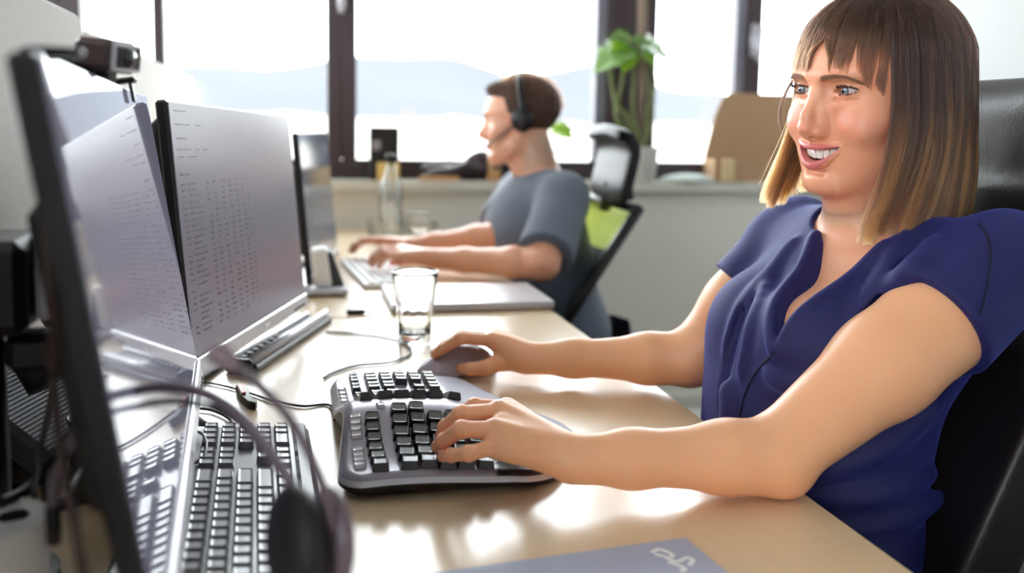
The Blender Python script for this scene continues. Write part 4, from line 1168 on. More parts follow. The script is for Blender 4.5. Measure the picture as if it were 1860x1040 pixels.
long_ = hair_paths(11500, 'long', r_); fr_ = hair_paths(3600, 'fringe', r_)
cap = HW(long_.reshape(-1, 3)).reshape(long_.shape); cap2 = HW(fr_.reshape(-1, 3)).reshape(fr_.shape)
hl_ = np.array([(math.floor((math.atan2(p_[25, 0], p_[25, 1])+9)*9) % 3 == 0) for p_ in long_]) | (r_.random(len(long_)) < .12)
M['hair_light'] = hair_mat('light_brown_hair', srgb(46, 26, 17), srgb(156, 98, 50), .36, 1.0)
strands('hair', cap[~hl_], .00030, M['hair'], woman); strands('hair_highlights', cap[hl_], .00030, M['hair_light'], woman, 'lighter golden strands'); strands('fringe', cap2, .00024, M['fringe'], woman)
# fly-away hairs
fa = hair_paths(160, 'long', r_); 
for i in range(len(fa)):
    tv = np.linspace(0, 1, fa.shape[1]); a = r_.normal(0, 1, 3); fa[i] += (tv**2)[:, None]*a*np.array([.010, .012, .006])
strands('stray_hairs', HW(fa.reshape(-1, 3)).reshape(fa.shape), .00012, M['hair'], woman)
# loose curved lock past the far cheek
lk = []
for k in range(26):
    a = r_.normal(0, .0012, 3)
    P0 = spline([(-.062, .052, .022), (-.076, .064, -.010), (-.086, .060, -.040), (-.084, .045, -.075), (-.070, .035, -.105)], 6)
    lk.append(HW(np.array(P0)+a*np.linspace(.5, 1.6, len(P0))[:, None]))
strands('loose_lock', np.array(lk), .00018, M['hair'], woman)
# solid under-layer of hair close to the skull
f = Field((-.10, -.13, -.14), (.10, .115, .12), .0022)
f.ball(HC, HR*1.02, .005)
f.op(lambda x, y, z: np.maximum(np.sqrt((x/.076)**2+((y+.012)/.097)**2)*.085-.085, np.maximum(z-.03, -.128-z)), (-.1, -.13, -.135), (.1, .1, .04), .01)
f.op(lambda x, y, z: np.maximum(.030-y-.25*np.abs(x)*0, z-.058)+0*x, (-.1, .02, -.14), (.1, .115, .06), .004, 's')
f.ball((0, -.005, -.09), (.066, .075, .12), .005, 's')
v, q_ = f.extract(); npmesh('hair_underlayer', HW(smooth_vq(v, q_, 2)), q_, mat('hair_under', srgb(58, 38, 28), .6), woman)
print('hair', round(time.time()-tt, 1))

# ---- blouse
f = Field((.46, .72, .44), (.93, 1.38, 1.06), .0028)
torso(f, .010)
# cap sleeves, cut square across the arm
for S, E, rr, ln in ((SN, EN, .067, .080), (SF, EF, .059, .075)):
    ax = (E-S)/np.linalg.norm(E-S); a = S-ax*.03+np.array([0, 0, .004]); b = S+ax*ln
    def slv(x, y, z, a=a, b=b, ax=ax, rr=rr):
        t = np.clip(((x-a[0])*ax[0]+(y-a[1])*ax[1]+(z-a[2])*ax[2])/np.linalg.norm(b-a), 0, 1.2); ab = (b-a)
        d = np.sqrt((x-a[0]-t*ab[0])**2+(y-a[1]-t*ab[1])**2+(z-a[2]-t*ab[2])**2)-(rr-.006+.007*t)
        pl = (x-b[0])*ax[0]+(y-b[1])*ax[1]+(z-b[2])*ax[2]
        return np.maximum(d, pl)
    f.op(slv, np.minimum(a, b)-rr, np.maximum(a, b)+rr, .014)
# cloth folds: soft ridges
def fold(pts, r=.006, k=.018):
    pts = spline([np.array(p) for p in pts], 5); n = len(pts); pts = [p+fwd*.0035 for p in pts]; f.chain(pts, [r*.75*math.sin(math.pi*(i+1)/(n+1)) for i in range(n)], k)
def groove(pts, r=.004, k=.012):
    pts = spline([np.array(p) for p in pts], 5); n = len(pts); pts = [p-fwd*.001 for p in pts]; f.chain(pts, [r*.6*math.sin(math.pi*(i+1)/(n+1)) for i in range(n)], k, 's')
def hit(px_, py_, d0=.85, d1=1.5):
    """where the sight line through a point of the blouse meets the cloth, so that folds lie on it"""
    for d in np.arange(d0, d1, .0015):
        p = at(px_, py_, d); i = np.round((p-f.lo)/f.h).astype(int)
        if (i < 0).any() or (i >= np.array(f.n)).any(): continue
        if f.A[tuple(i)] < 0: return p
    return at(px_, py_, 1.1)
FO = [([(1645, 430), (1610, 500), (1560, 580), (1510, 640)], .0075), ([(1700, 440), (1660, 490), (1610, 540)], .007),
      ([(1445, 440), (1405, 500), (1372, 580), (1350, 680)], .004), ([(1400, 500), (1355, 560), (1325, 640)], .005),
      ([(1400, 680), (1450, 700), (1510, 690)], .004), ([(1320, 700), (1330, 740), (1325, 775)], .005), ([(1500, 910), (1600, 900), (1700, 860)], .006), ([(1480, 860), (1600, 820), (1700, 740)], .006), ([(1560, 960), (1650, 940), (1720, 900)], .005)]
GR = [([(1655, 470), (1600, 540), (1540, 620)], .005), ([(1350, 560), (1325, 640), (1310, 740)], .004)]
FO = [([hit(*p) for p in ps], r) for ps, r in FO]; GR = [([hit(*p) for p in ps], r) for ps, r in GR]
for p, r in FO: fold(p, r)
for p, r in GR: groove(p, r)
# V neck
NBl = np.array([.700, 1.058, .96]); LT = np.array([-.165, .986, 0]); NF = np.array([-.986, -.165, 0])
sA, sB, sV, zV, zT = -.086, .006, -.069, .864, .998
def vcut(x, y, z):
    s_ = (x-NBl[0])*LT[0]+(y-NBl[1])*LT[1]; n_ = (x-NBl[0])*NF[0]+(y-NBl[1])*NF[1]
    t = (z-zV)/(zT-zV); bow = .006*np.sin(np.clip(t, 0, 1)*3.14)
    lft = sV+(sA-sV)*t-bow*.6; rg = sV+(sB-sV)*t+bow*.2
    return np.maximum(np.maximum(lft-s_, s_-rg)*.9, np.maximum(zV-z, -.02-n_))
f.op(vcut, (.46, .90, .87), (.75, 1.15, 1.06), .004, 's')
f.cone((.672, 1.036, 1.10), (.690, 1.050, .965), .066, .062, .006, 's')
# soft turned edge along the neckline
def edge(sv0, sv1, z0, z1, nn, off=.0):
    pts = []
    for t in np.linspace(0, 1, nn):
        s_ = sv0+(sv1-sv0)*t; z = z0+(z1-z0)*t
        base_ = NBl+LT*s_; base_[2] = z; p = base_+NF*.30
        for k in range(260):
            p = p-NF*.0015; i = np.round((p-f.lo)/f.h).astype(int)
            if (i >= 0).all() and (i < np.array(f.n)).all() and f.A[tuple(i)] < 0: break
        pts.append(p)
    return pts
for a_, b_ in (((sV-.003, sA-.006)), ((sV+.003, sB+.006))):
    ep = np.array(edge(a_, b_, zV-.002, zT-.004, 30)); ep = ep[:-2]
    for _ in range(14): ep[1:-1] = (ep[:-2]+ep[1:-1]*2+ep[2:])/4
    f.chain(list(ep), [.0042]*len(ep), .008)
dense = lambda P_: [hit(p[0], p[1]) for p in spline([(a, b, 0) for a, b in P_], 6)]
seam = dense(((1408, 640), (1388, 656), (1362, 690), (1347, 730), (1340, 778)))
armhole = dense(((1776, 405), (1797, 440), (1795, 500), (1782, 560), (1765, 600)))
v, q_ = f.extract(); v = smooth_vq(v, q_, 3, .5)
M['blouse'] = mat('navy_cloth', srgb(24, 27, 84), .66, sheen=.36, bump=(1500, .25, .0006))
M['blouse'].node_tree.nodes['Principled BSDF'].inputs['Sheen Tint'].default_value = srgb(96, 112, 220)
npmesh('blouse', v, q_, M['blouse'], woman)

def smoothpts(P_):
    P_ = np.array(P_)
    for _ in range(6): P_[1:-1] = (P_[:-2]+P_[1:-1]*2+P_[2:])/4
    return list(P_)
sm = MB(); sm.tube(smoothpts([p-fwd*.0022 for p in seam]), .0011, 6); sm.build('front_seam', mat('seam_thread', srgb(16, 17, 44), .8), woman, True, label='dark centre seam')
sm = MB(); sm.tube(smoothpts([p-fwd*.0018 for p in armhole]), .0012, 6); sm.build('sleeve_seam', MATS['seam_thread'], woman, True)
print('blouse', round(time.time()-tt, 1))

# ---- mouse under the far hand
mo = empty('computer_mouse', (mouse_c[0], mouse_c[1], .74), 'grey ergonomic mouse held under the woman\'s right hand', 'mouse')
f = Field((.14, 1.28, .735), (.36, 1.48, .82), .0014)
ma = onz(776, 672, .750); mb = onz(884, 655, .755); mc = (ma+mb)/2; md_ = (mb-ma); md_[2] = 0; ml = np.linalg.norm(md_); md_ /= ml
Rm = np.stack([md_, np.array([-md_[1], md_[0], 0]), [0, 0, 1]], 1)
mc = mc+Rm[:, 1]*.006; mc[2] = .742
f.ball(mc+Rm[:, 0]*.008, (.058, .034, .041), .004, R=Rm)
f.ball(mc-Rm[:, 0]*.022, (.040, .030, .020), .012, R=Rm)
f.op(lambda x, y, z: z-.7425+0*x+0*y, (.1, 1.2, .735), (.4, 1.5, .76), .002, 's')
f.cone(mc-Rm[:, 0]*.05+np.array([0, 0, .022]), mc+Rm[:, 0]*.0+np.array([0, 0, .0455]), .0009, .0009, .001, 's')
v, q_ = f.extract(); npmesh('mouse_shell', v, q_, mat('mouse_grey', srgb(166, 156, 166), .3, metal=.2), mo)
MB().lathe(mc-Rm[:, 0]*.030+np.array([0, 0, .024]), [(0, -.004), (.009, -.004), (.0095, -.002), (.0095, .002), (.009, .004), (0, .004)], 18, Rm@rotx(math.pi/2)).build('scroll_wheel', M['white'], mo, True)
MB().box(mc+np.array([0, 0, .001])+Rm[:, 0]*.002, (.104, .058, .0035), Rm, bev=.0015).build('mouse_base', M['black'], mo)

# ---- her chair
ch = empty('office_chair', (.74, 1.08, 0), 'black leather high backed office chair the smiling woman sits in', 'chair', 'office chairs')
f = Field((.40, .70, .36), (1.06, 1.48, 1.30), .006)
bk = lambda z: .860+.10*np.clip((z-.55)/.62, 0, 1.2)
YC = 1.085
f.op(lambda x, y, z: np.maximum(np.abs(x-(.716+.44*(np.minimum(z, .99)-.61)))*.92-.036-.03*np.clip((np.abs(y-YC)-.1)/.15, 0, 1)**2*0, np.maximum(np.abs(y-YC)-(.240-.05*np.clip((z-.8)/.3, 0, 1)), np.maximum(z-1.04, .50-z))), (.58, .80, .46), (1.1, 1.36, 1.04), .02)
f.op(lambda x, y, z: np.sqrt(np.maximum(np.abs(x-.905-.6*(y-YC)**2*-1)-.012, 0)**2+np.maximum(np.abs(y-YC)-.125, 0)**2+np.maximum(np.abs(z-1.080)-.055, 0)**2)-.045, (.84, YC-.18, .97), (.97, YC+.18, 1.20), .03)
f.op(lambda x, y, z: np.sqrt(np.maximum(np.abs(x-.64)-.19, 0)**2+np.maximum(np.abs(y-YC)-.215, 0)**2+np.maximum(np.abs(z-.435)-.012, 0)**2)-.032, (.44, .8, .36), (.96, 1.4, .5), .02)
v, q_ = f.extract(); npmesh('upholstery', smooth_vq(v, q_, 2), q_, M['leather'], ch)
MB().lathe((.66, YC, 0), [(0, .38), (.03, .38), (.03, .20), (.045, .20), (.045, .09), (0, .09)], 20).build('gas_column', M['black'], ch, True)
for k in range(5):
    a = 2*math.pi*k/5+.3; e = np.array([.66+.30*math.cos(a), YC+.30*math.sin(a), .075])
    lg = MB().tube([(.66, YC, .11), e], [.026, .016], 8).build('leg', M['black'], ch, True)
    MB().lathe(e-[0, 0, .047], [(0, -.012), (.026, -.012), (.028, 0), (.026, .012), (0, .012)], 16, rotz(a)@rotx(math.pi/2)).build('caster', M['black_soft'], lg, True)
for s in (-1, 1):
    MB().tube(spline([(.70, YC+s*.225, .44), (.72, YC+s*.285, .50), (.72, YC+s*.285, .56)], 5), .016, 10).build('arm_post', M['black'], ch, True)
    MB().box((.70, YC+s*.285, .572), (.18, .06, .025), bev=.01).build('armrest', M['black_soft'], ch)
# ------------------------------------------------------------------ the man at the far desk
tt = time.time()
man = empty('person', (.78, 2.54, .45), 'man in a grey T-shirt and headset typing at the far desk', 'person')
MQ = at(945, 213, 2.60); MM = head_frame(math.radians(166), -.10, .02); MS = 1.0
def mW(v): return MQ+(np.asarray(v, float)*MS)@MM.T
def mL(p): return (np.asarray(p, float)-MQ)@MM/MS
mSN = at(1022, 368, 2.42); mSF = at(945, 352, 2.78); mEN = onz(985, 478, .790); mEF = at(905, 430, 2.55)
mWN = onz(792, 470, .778); mWF = onz(745, 448, .778)
mNB = (mSN+mSF)/2+np.array([.01, .0, .03])
def mneck(f): f.cone(mL(mQn1), mL(mQn2), .054/MS, .058/MS, .02); f.cone(mL(mQn1+np.array([-.035, .01, -.03])), mL(mQn2+np.array([-.03, 0, -.01])), .03, .034, .02)
mQn1 = at(965, 262, 2.60); mQn2 = mNB+np.array([-.005, 0, .0])
hf = build_head(.0022, False, mneck, True); Vm, Qm = hf.extract(); Tm = skin_tint(Vm, False, (228, 172, 142)); P_ = [(mW(Vm), Qm, Tm)]
def mtorso(f, e=0):
    for S in (mSN, mSF): f.cone(mNB+np.array([0, 0, -.005]), S, .048+e, .054+e, .05)
    c = (mSN+mSF)/2
    f.ball(c+np.array([-.015, 0, -.085]), (.125+e, .19+e, .14+e), .04)
    f.ball(c+np.array([.02, 0, -.22]), (.125+e, .17+e, .15+e), .05)
    f.ball(c+np.array([.05, 0, -.36]), (.14+e, .18+e, .13+e), .05)
f = Field((.36, 2.10, .46), (1.02, 3.00, 1.10), .006); mtorso(f, -.002); f.cone(mQn1, mQn2, .054, .058, .02); v, q_ = f.extract()
P_.append((v, q_, np.tile(np.array(srgb(226, 170, 140)[:3]), (len(v), 1))))
def marm(S, E, W, K, Fg, Tb, lo, hi):
    f = Field(lo, hi, .0028); arm(f, S, E, W, .052, .046, .039, .026, .1); hand(f, W, K, Fg, Tb, 1.08)
    f.op(lambda x, y, z: z-.7415+0*x+0*y, lo, (hi[0], hi[1], .76), .004, 's')
    v, q_ = f.extract(); P_.append((v, q_, np.tile(np.array(srgb(228, 168, 136)[:3]), (len(v), 1))))
def mhand(W, dirn, side):
    d = np.array([dirn[0], dirn[1], 0.]); d /= np.linalg.norm(d); l = np.array([-d[1], d[0], 0.])*side     # l points to the little finger
    K = [W+d*.088+l*(-.034+.021*i)+np.array([0, 0, .022-.003*i]) for i in range(4)]
    Fg = []
    for i, k in enumerate(K):
        L_ = [.95, 1.05, 1.0, .82][i]
        Fg.append([k, k+d*.040*L_+[0, 0, .002], k+d*.062*L_+[0, 0, -.012], k+d*.070*L_+[0, 0, -.026]])
    T = [W+d*.03-l*.028, W+d*.062-l*.045+[0, 0, -.008], W+d*.085-l*.044+[0, 0, -.010], W+d*.102-l*.040+[0, 0, -.012]]
    return K, Fg, T
for S, E, W, sd in ((mSN, mEN, mWN, 1), (mSF, mEF, mWF, -1)):
    K, Fg, Tb = mhand(W, (-1, -.05), sd)
    al = np.array([S, E, W, Fg[1][-1]]); marm(S, E, W, K, Fg, Tb, al.min(0)-.09, al.max(0)+.09)
tot = 0; a1, a2, a3 = [], [], []
for v, q_, t in P_: a1.append(v); a2.append(q_+tot); a3.append(t); tot += len(v)
npmesh('body', np.concatenate(a1), np.concatenate(a2), M['skin'], man, np.concatenate(a3))
for s in (-1, 1): eye('eye', mW((s*.0315, .0690, 0)), MM[:, 1], .0123*MS, man, (96, 110, 120))
# short hair
f = Field((-.095, -.125, -.075), (.095, .115, .125), .0018)
f.ball((0, -.015, .028), (.0805, .1000, .0840), .004)
f.ball((0, .052, .082), (.048, .036, .020), .02)
f.op(lambda x, y, z: np.maximum(y-(.040+.45*np.clip(z-.02, -.05, .1)+0*x)-.0*z, z-.066)+0*x, (-.1, .02, -.1), (.1, .13, .07), .006, 's') if False else None
f.op(lambda x, y, z: np.maximum(.040-y+.30*(z-.055)*0+0*x, z-.050), (-.1, .03, -.1), (.1, .13, .052), .010, 's')
f.op(lambda x, y, z: np.maximum(-.020-y+0*x, z-.004+.22*(y+.02)*0), (-.1, -.03, -.1), (.1, .13, .006), .010, 's')
f.op(lambda x, y, z: z+.048+.30*(y+.06)+0*x, (-.1, -.13, -.1), (.1, .1, -.03), .006, 's')
v, q_ = f.extract(); npmesh('hair', mW(v), q_, mat('short_brown_hair', srgb(72, 48, 38), .7, bump=(220, 1.0, .004), var=(90, .3)), man)
hc = []; 
for k in range(2600):
    a = r_.uniform(0, 6.283); e = r_.uniform(.0, 1.75); d = np.array([math.sin(e)*math.sin(a), math.sin(e)*math.cos(a), math.cos(e)])
    if d[1] > .30 and d[2] < .60: continue
    if d[2] < -.45-.2*d[1]: continue
    p = np.array([0, -.015, .028])+np.array([.0800, .0995, .0835])*d; tn = np.cross(np.cross(d, [0, 1, -.3]), d); L_ = r_.uniform(.010, .018)
    hc.append(mW([p, p+d*L_*.45+tn*L_*.3, p+d*L_*.6+tn*L_*.9+r_.normal(0, .002, 3)]))
strands('short_hairs', np.array(hc), .00035, M['hair'], man)
# shirt
f = Field((.36, 2.05, .46), (1.02, 3.04, 1.12), .0045); mtorso(f, .010)
for S, E in ((mSN, mEN), (mSF, mEF)):
    ax = (E-S)/np.linalg.norm(E-S); a = S-ax*.03; b = S+ax*.20
    def slv(x, y, z, a=a, b=b, ax=ax):
        t = np.clip(((x-a[0])*ax[0]+(y-a[1])*ax[1]+(z-a[2])*ax[2])/np.linalg.norm(b-a), 0, 1.2); ab = b-a
        d = np.sqrt((x-a[0]-t*ab[0])**2+(y-a[1]-t*ab[1])**2+(z-a[2]-t*ab[2])**2)-(.062+.008*t)
        return np.maximum(d, (x-b[0])*ax[0]+(y-b[1])*ax[1]+(z-b[2])*ax[2])
    f.op(slv, np.minimum(a, b)-.075, np.maximum(a, b)+.075, .02)
for p0, p1 in ((mSN+[-.07, .02, -.05], mSN+[-.10, .12, -.16]), (mSN+[-.05, -.03, -.10], mSN+[-.06, .05, -.22]), (mSN+[-.09, .10, -.04], mSN+[-.12, .18, -.18])):
    f.chain(spline([p0, (np.array(p0)+p1)/2+[-.006, 0, 0], p1], 4), [.009]*9, .016)
f.cone(mQn1, mNB+np.array([-.01, 0, .02]), .068, .064, .006, 's')
v, q_ = f.extract(); npmesh('t_shirt', smooth_vq(v, q_, 2), q_, mat('grey_blue_jersey', srgb(98, 108, 124), .9, sheen=.2), man)
f = Field((.0, 2.40, .0), (.98, 3.0, .60), .010)
for y_ in (2.42, 2.66): f.cone((.80, y_, .565), (.36, y_, .585), .085, .066, .03); f.cone((.36, y_, .585), (.34, y_, .10), .06, .04, .02); f.cone((.34, y_, .06), (.2, y_, .035), .045, .03, .02)
v, q_ = f.extract(); npmesh('trousers', v, q_, MATS['dark_trousers'], man)
# headset worn by the man
hs = empty('headset', mW((0, 0, .11)), 'black over-ear headset worn by the man in the grey T-shirt', 'headset')
arc = [mW((.094*math.sin(a), -.006, .020+.094*math.cos(a))) for a in np.linspace(-1.75, 1.75, 22)]
MB().tube(arc, .0085, 10).build('headband', M['black'], hs, True)
for s in (-1, 1):
    g_ = Field((s*.090-.03, -.05, -.05), (s*.090+.03, .04, .035), .002); g_.ball((s*.087, -.006, -.008), (.012, .030, .034), .004); g_.ball((s*.099, -.006, -.008), (.007, .022, .026), .004); v, q_ = g_.extract()
    npmesh('ear_cup', mW(v), q_, M['black'], hs)
MB().tube(spline([mW((.098, .005, -.015)), mW((.094, .05, -.045)), mW((.07, .098, -.068)), mW((.05, .11, -.072))], 5), .003, 8).build('microphone_boom', M['black'], hs, True)
# his chair
c0 = empty('office_chair', (.88, 2.54, 0), 'black and lime green office chair with a curved headrest behind the man', 'chair', 'office chairs')
yc = (mSN[1]+mSF[1])/2
bt = at(1130, 372, 2.60)
def ycurve(p0, p1): return [np.array(p0), np.array(p1)]
hx = at(1100, 262, 2.60); hx2 = at(1085, 345, 2.60)
# curved headrest: a bent pad
prof = [(.000, .114), (.028, .105), (.046, .070), (.040, .02), (.028, -.045), (.034, -.075)]
pp = spline([(a, 0, b) for a, b in prof], 5); hb0 = at(1092, 312, 2.56)
V = []; n_ = len(pp)
for side_y in np.linspace(-.135, .135, 9):
    k_ = 1-(side_y/.135)**2*.12
    for p in pp:
        V.append(hb0+np.array([p[0]*1.0, side_y, p[2]*k_]))
Fq = [(i*n_+j, i*n_+j+1, (i+1)*n_+j+1, (i+1)*n_+j) for i in range(8) for j in range(n_-1)]
o = mesh('headrest', V, Fq, M['leather'], c0, True); md = o.modifiers.new('s', 'SOLIDIFY'); md.thickness = .028; md.offset = 0
md = o.modifiers.new('b', 'BEVEL'); md.width = .008; md.segments = 3
# reclined back: side frame rails and lime and black mesh
top = at(1128, 372, 2.54); bot = at(1003, 560, 2.54)
dv = top-bot; ln = np.linalg.norm(dv); dv /= ln
def backpt(t, y_, off=0): 
    p = bot+dv*ln*t; nx = np.array([-dv[2], 0, dv[0]]); return np.array([p[0], y_, p[2]])+nx*off
nx_ = 10; V = []; 
for i in range(13):
    t = -.5+1.5*i/12
    for j in range(11):
        yy = yc-.235+.47*j/10; V.append(backpt(t, yy, .0+.045*(1-((j-5)/5)**2)*-1))
Fq = [(i*11+j, i*11+j+1, (i+1)*11+j+1, (i+1)*11+j) for i in range(12) for j in range(10)]
o = mesh('back_mesh', V, Fq, None, c0, True); o.data.materials.append(M['mesh_black']); o.data.materials.append(M['lime'])
o.data.polygons.foreach_set('material_index', [1 if i >= 9 else 0 for i in range(12) for j in range(10)]); o['label'] = 'black mesh back with a lime green upper band'
md = o.modifiers.new('s', 'SOLIDIFY'); md.thickness = .012
for yy in (yc-.24, yc+.24): MB().tube([backpt(-.5, yy), backpt(1.02, yy)], .014, 10).build('back_rail', M['black'], c0, True)
MB().tube([backpt(1.0, yc-.24), backpt(1.0, yc+.24)], .012, 10).build('top_rail', M['black'], c0, True)
MB().tube([backpt(.95, yc, .0), hb0+[.03, 0, -.03]], .018, 10).build('headrest_stem', M['black'], c0, True)
f = Field((.34, yc-.30, .36), (1.0, yc+.30, .52), .008)
f.op(lambda x, y, z: np.sqrt(np.maximum(np.abs(x-.68)-.21, 0)**2+np.maximum(np.abs(y-yc)-.21, 0)**2+np.maximum(np.abs(z-.435)-.012, 0)**2)-.03, (.40, yc-.28, .38), (.96, yc+.28, .5), .01); v, q_ = f.extract(); npmesh('seat', v, q_, M['mesh_black'], c0)
MB().lathe((.72, yc, 0), [(0, .40), (.03, .40), (.03, .20), (.045, .20), (.045, .09), (0, .09)], 20).build('gas_column', M['black'], c0, True)
for k in range(5):
    a = 2*math.pi*k/5+.5; e = np.array([.72+.30*math.cos(a), yc+.30*math.sin(a), .075])
    lg = MB().tube([(.72, yc, .11), e], [.026, .016], 8).build('leg', M['black'], c0, True)
    MB().lathe(e-[0, 0, .047], [(0, -.012), (.026, -.012), (.028, 0), (.026, .012), (0, .012)], 16, rotz(a)@rotx(math.pi/2)).build('caster', M['black_soft'], lg, True)
print('man', round(time.time()-tt, 1))
# ------------------------------------------------------------------ things on the window sill
ZS = .9052
def sillpt(x, y, Y=3.50): return ony(x, y, Y)
# dark box and pale yellow block
p = sillpt(699, 300); o = empty('storage_box', (p[0], 3.54, ZS), 'small black box with a pale spot standing on the sill by the dark window post', 'box')
MB().box((p[0], 3.535, ZS+.095), (.105, .06, .19), bev=.004).build('box_body', M['black'], o)
MB().box((p[0]-.03, 3.504, ZS+.125), (.03, .002, .035)).build('box_label', mat('grey_print', srgb(150, 145, 150), .6), o, label='pale grey printed spot')
p = sillpt(705, 307, 3.48); o = empty('sticky_notes', (p[0], 3.475, ZS), 'pale yellow block of notes on the sill in front of the black box', 'notes')
for k in range(5): MB().box((p[0], 3.478, ZS+.0065+.0128*k), (.076, .045, .0122), rotz(.04*(k % 2)), bev=.001).build('note_pad', mat('note_yellow', srgb(238, 206, 128), .8), o)
# crumpled dark bag
o = empty('bag', (.88, 3.53, ZS), 'crumpled dark grey bag with pale patches lying on the sill beside the man', 'bag')
f = Field((.46, 3.44, ZS), (1.06, 3.60, 1.14), .006); rr = np.random.default_rng(9)
for k in range(30):
    x = rr.uniform(.50, .82); hgt = .045+.13*np.clip((x-.55)/.35, 0, 1); c_ = (x, rr.uniform(3.49, 3.55), ZS+rr.uniform(.01, hgt))
    f.ball(c_, (rr.uniform(.03, .07), .03, rr.uniform(.012, .03)), .012, R=roty(rr.uniform(-.9, .1)))
f.op(lambda x, y, z: z-ZS+0*x+0*y, (.4, 3.4, ZS-.02), (1.1, 3.65, ZS+.004), .003, 's')
v, q_ = f.extract(); npmesh('bag_cloth', v, q_, mat('bag_dark', srgb(62, 54, 58), .6, var=(16, .5)), o)
for k in range(7):
    x = rr.uniform(.70, .98); 
    g_ = Field((x-.06, 3.42, ZS), (x+.06, 3.52, 1.12), .005); g_.ball((x, 3.475, ZS+.03+.10*rr.random()), (.035, .012, .008), R=roty(rr.uniform(-.7, .3))); v, q_ = g_.extract(); npmesh('pale_patch', v, q_, mat('bag_white', srgb(190, 186, 190), .6), o)
# wooden tray strip and wood block
p0, p1 = sillpt(762, 320, 3.47), sillpt(835, 320, 3.47)
o = MB().box(((p0[0]+p1[0])/2, 3.475, ZS+.008), (p1[0]-p0[0], .03, .016), bev=.003).build('wooden_strip', mat('light_wood', srgb(206, 160, 110), .6, var=(40, .12, (1, 9, 9)))); props(o, 'light wooden strip lying on the front of the window sill', 'strip')
p = sillpt(897, 310, 3.48); o = MB().box((p[0], 3.485, ZS+.045), (.045, .04, .09), rotz(.1), bev=.004).build('wooden_block', MATS['light_wood']); props(o, 'small upright wooden block on the sill just left of the man', 'block')
# cardboard box with a raised flap
xa, xb = sillpt(1292, 300)[0], sillpt(1292, 300)[0]+.42
o = empty('cardboard_box', ((xa+xb)/2, 3.53, ZS), 'open brown cardboard box with one tall raised flap on the sill', 'box')
b_ = MB().box(((xa+xb)/2, 3.462, ZS+.045), (xb-xa, .005, .09)).box(((xa+xb)/2, 3.568, ZS+.045), (xb-xa, .005, .09)).box((xa, 3.515, ZS+.045), (.005, .106, .09)).box((xb, 3.515, ZS+.045), (.005, .106, .09)).box(((xa+xb)/2, 3.515, ZS+.003), (xb-xa, .106, .004))
b_.build('box_wall', M['card'], o)
fl = []; 
for (fx, fz) in ((.0, .09), (.03, .26), (.055, .325), (.085, .345), (.42, .345), (.42, .09)): fl.append((xa+fx, fz))
y0_, y1_ = 3.566, 3.574
V = [(x, y0_-.03*(z-.09)/.25, ZS+z) for x, z in fl]+[(x, y1_-.03*(z-.09)/.25, ZS+z) for x, z in fl]; n_ = len(fl)
mesh('flap', V, [tuple(range(n_)), tuple(range(n_, 2*n_))[::-1]]+[(i, n_+i, n_+(i+1) % n_, (i+1) % n_) for i in range(n_)], M['card'], o)
p = sillpt(1322, 310, 3.44); o = MB().box((p[0]+.002, 3.455-.012, ZS+.045), (.05, .018, .088), bev=.004).build('paper_sleeve', M['kraft']); props(o, 'pale kraft paper sleeve leaning on the front of the cardboard box', 'sleeve')
p = sillpt(1252, 330, 3.47)
f = Field((p[0]-.16, 3.40, ZS-.01), (p[0]+.16, 3.56, ZS+.06), .004); f.ball((p[0], 3.485, ZS), (.12, .05, .030)); f.op(lambda x, y, z: z-ZS-.001+0*x+0*y, (p[0]-.2, 3.4, ZS-.03), (p[0]+.2, 3.6, ZS), .003, 's')
v, q_ = f.extract(); o = npmesh('folded_cloth', v, q_, mat('white_cloth', srgb(212, 222, 218), .85)); props(o, 'pale folded cloth lying on the sill between the plant and the cardboard box', 'cloth')
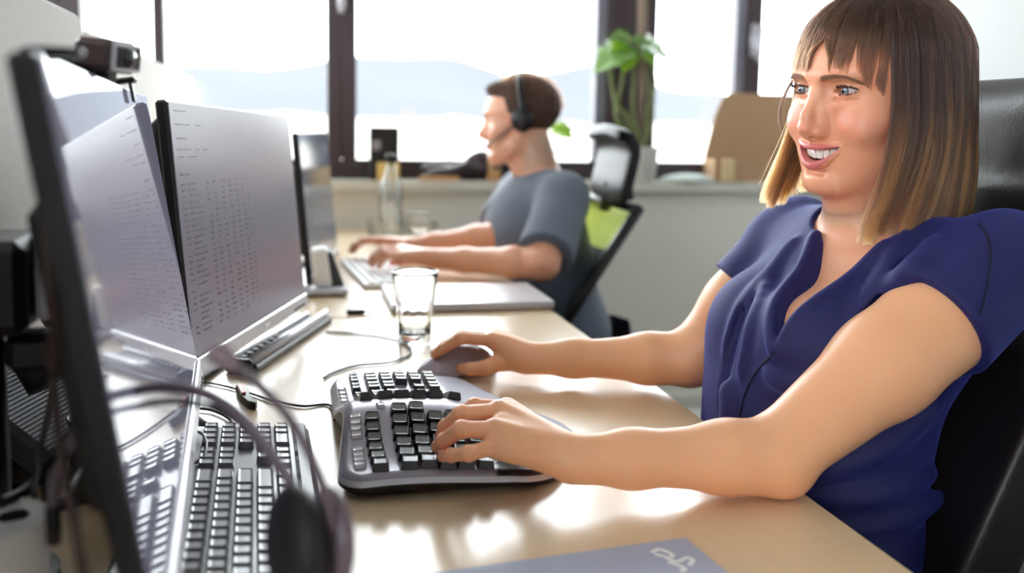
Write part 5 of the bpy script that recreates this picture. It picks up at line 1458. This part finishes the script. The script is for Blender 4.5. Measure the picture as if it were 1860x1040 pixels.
# plant in a pale pot
pp_ = sillpt(1166, 300, 3.50); px_ = pp_[0]
o = empty('potted_plant', (px_, 3.50, ZS), 'large leaved climbing plant on a brown pole in a pale pot on the sill', 'plant')
MB().lathe((px_, 3.50, ZS), [(0, 0), (.048, 0), (.052, .004), (.062, .125), (.064, .13), (.060, .13), (.056, .11), (0, .11)], 28).build('pot', mat('pale_pot', srgb(212, 212, 204), .6), o, True)
MB().tube([(px_-.005, 3.50, ZS+.10), (px_-.022, 3.505, ZS+.95)], .020, 12).build('pole', mat('moss_pole', srgb(140, 122, 108), .95, bump=(200, 1, .004)), o, True, label='brown fibre pole')
stemm = mat('plant_stem', srgb(112, 122, 72), .6)
def leaf(base, tip, wd, m, fold=.3, lobes=4):
    base = np.array(base, float); tip = np.array(tip, float); ax = tip-base; L_ = np.linalg.norm(ax); ax /= L_
    sd = np.cross(ax, [0, -.55, .83]); sd /= np.linalg.norm(sd); nn_ = np.cross(sd, ax); V = []; n1 = 16
    for i in range(n1+1):
        t = i/n1; w_ = wd*(math.sin(math.pi*min(t*1.08+.10, 1))**.7)*(1-.28*(1 if (i % 4 == 2 and 0 < t < .95) else 0))*(1-.25*t)
        if i == n1: w_ = .002
        cpt = base+ax*L_*t-nn_*L_*.22*t*t
        for q in (-1, -.5, 0, .5, 1): V.append(cpt+sd*w_*q*.5-nn_*abs(q)*w_*fold*.5*-1)
    Fq = [(i*5+j, i*5+j+1, (i+1)*5+j+1, (i+1)*5+j) for i in range(n1) for j in range(4)]
    ob = mesh('leaf', V, Fq, m, o, True); md = ob.modifiers.new('s', 'SOLIDIFY'); md.thickness = .0012
lg1 = mat('leaf_green', srgb(126, 166, 88), .22, spec=1.0, coat=1.0); lg2 = mat('leaf_lime', srgb(150, 196, 44), .4, spec=.6)
def PLP(x, y, Y=3.46): return ony(x, y, Y)
for b0, t0, wd, m_ in (((1148, 84), (1066, 126), .16, lg1), ((1150, 75), (1240, 108), .15, lg1), ((1155, 80), (1108, 54), .13, lg1), ((1150, 95), (1128, 132), .08, lg2), ((1165, 92), (1195, 118), .08, lg2), ((1140, 86), (1108, 80), .08, lg2),
                       ((1160, 84), (1205, 84), .09, lg1), ((1140, 92), (1100, 96), .11, lg1), ((1170, 76), (1160, 62), .07, lg1)):
    leaf(PLP(*b0), PLP(*t0, 3.42), wd, m_)
leaf(PLP(1000, 236), PLP(1050, 246, 3.42), .13, lg2)
for pts in ([(1166, 262), (1150, 200), (1152, 140), (1150, 90)], [(1160, 262), (1128, 200), (1112, 160), (1108, 100)], [(1170, 262), (1186, 210), (1178, 160), (1168, 95)], [(1158, 262), (1120, 220), (1130, 150), (1140, 92)],
            [(1168, 262), (1140, 210), (1118, 190), (1110, 130)], [(1164, 262), (1110, 240), (1060, 232), (1012, 234)], [(1172, 262), (1176, 200), (1190, 150), (1180, 110)], [(1162, 262), (1135, 235), (1118, 205), (1122, 170)]):
    MB().tube(spline([PLP(x, y, 3.47+.01*i) for i, (x, y) in enumerate(pts)], 5), .0065, 7).build('stem', stemm, o, True)
# low white box on the floor under the window
p = onz(1272, 768, .0)
o = empty('floor_box', (p[0]+.05, p[1], 0), 'low white box on the floor between the desk edge and the wall', 'box')
MB().box((p[0]+.06, 3.25, .016), (.34, .20, .030), bev=.006).build('box_body', M['white'], o); MB().box((p[0]+.06, 3.25, .037), (.35, .21, .012), bev=.004).build('lid', M['white'], o)
print('script time', round(time.time()-T0, 1))
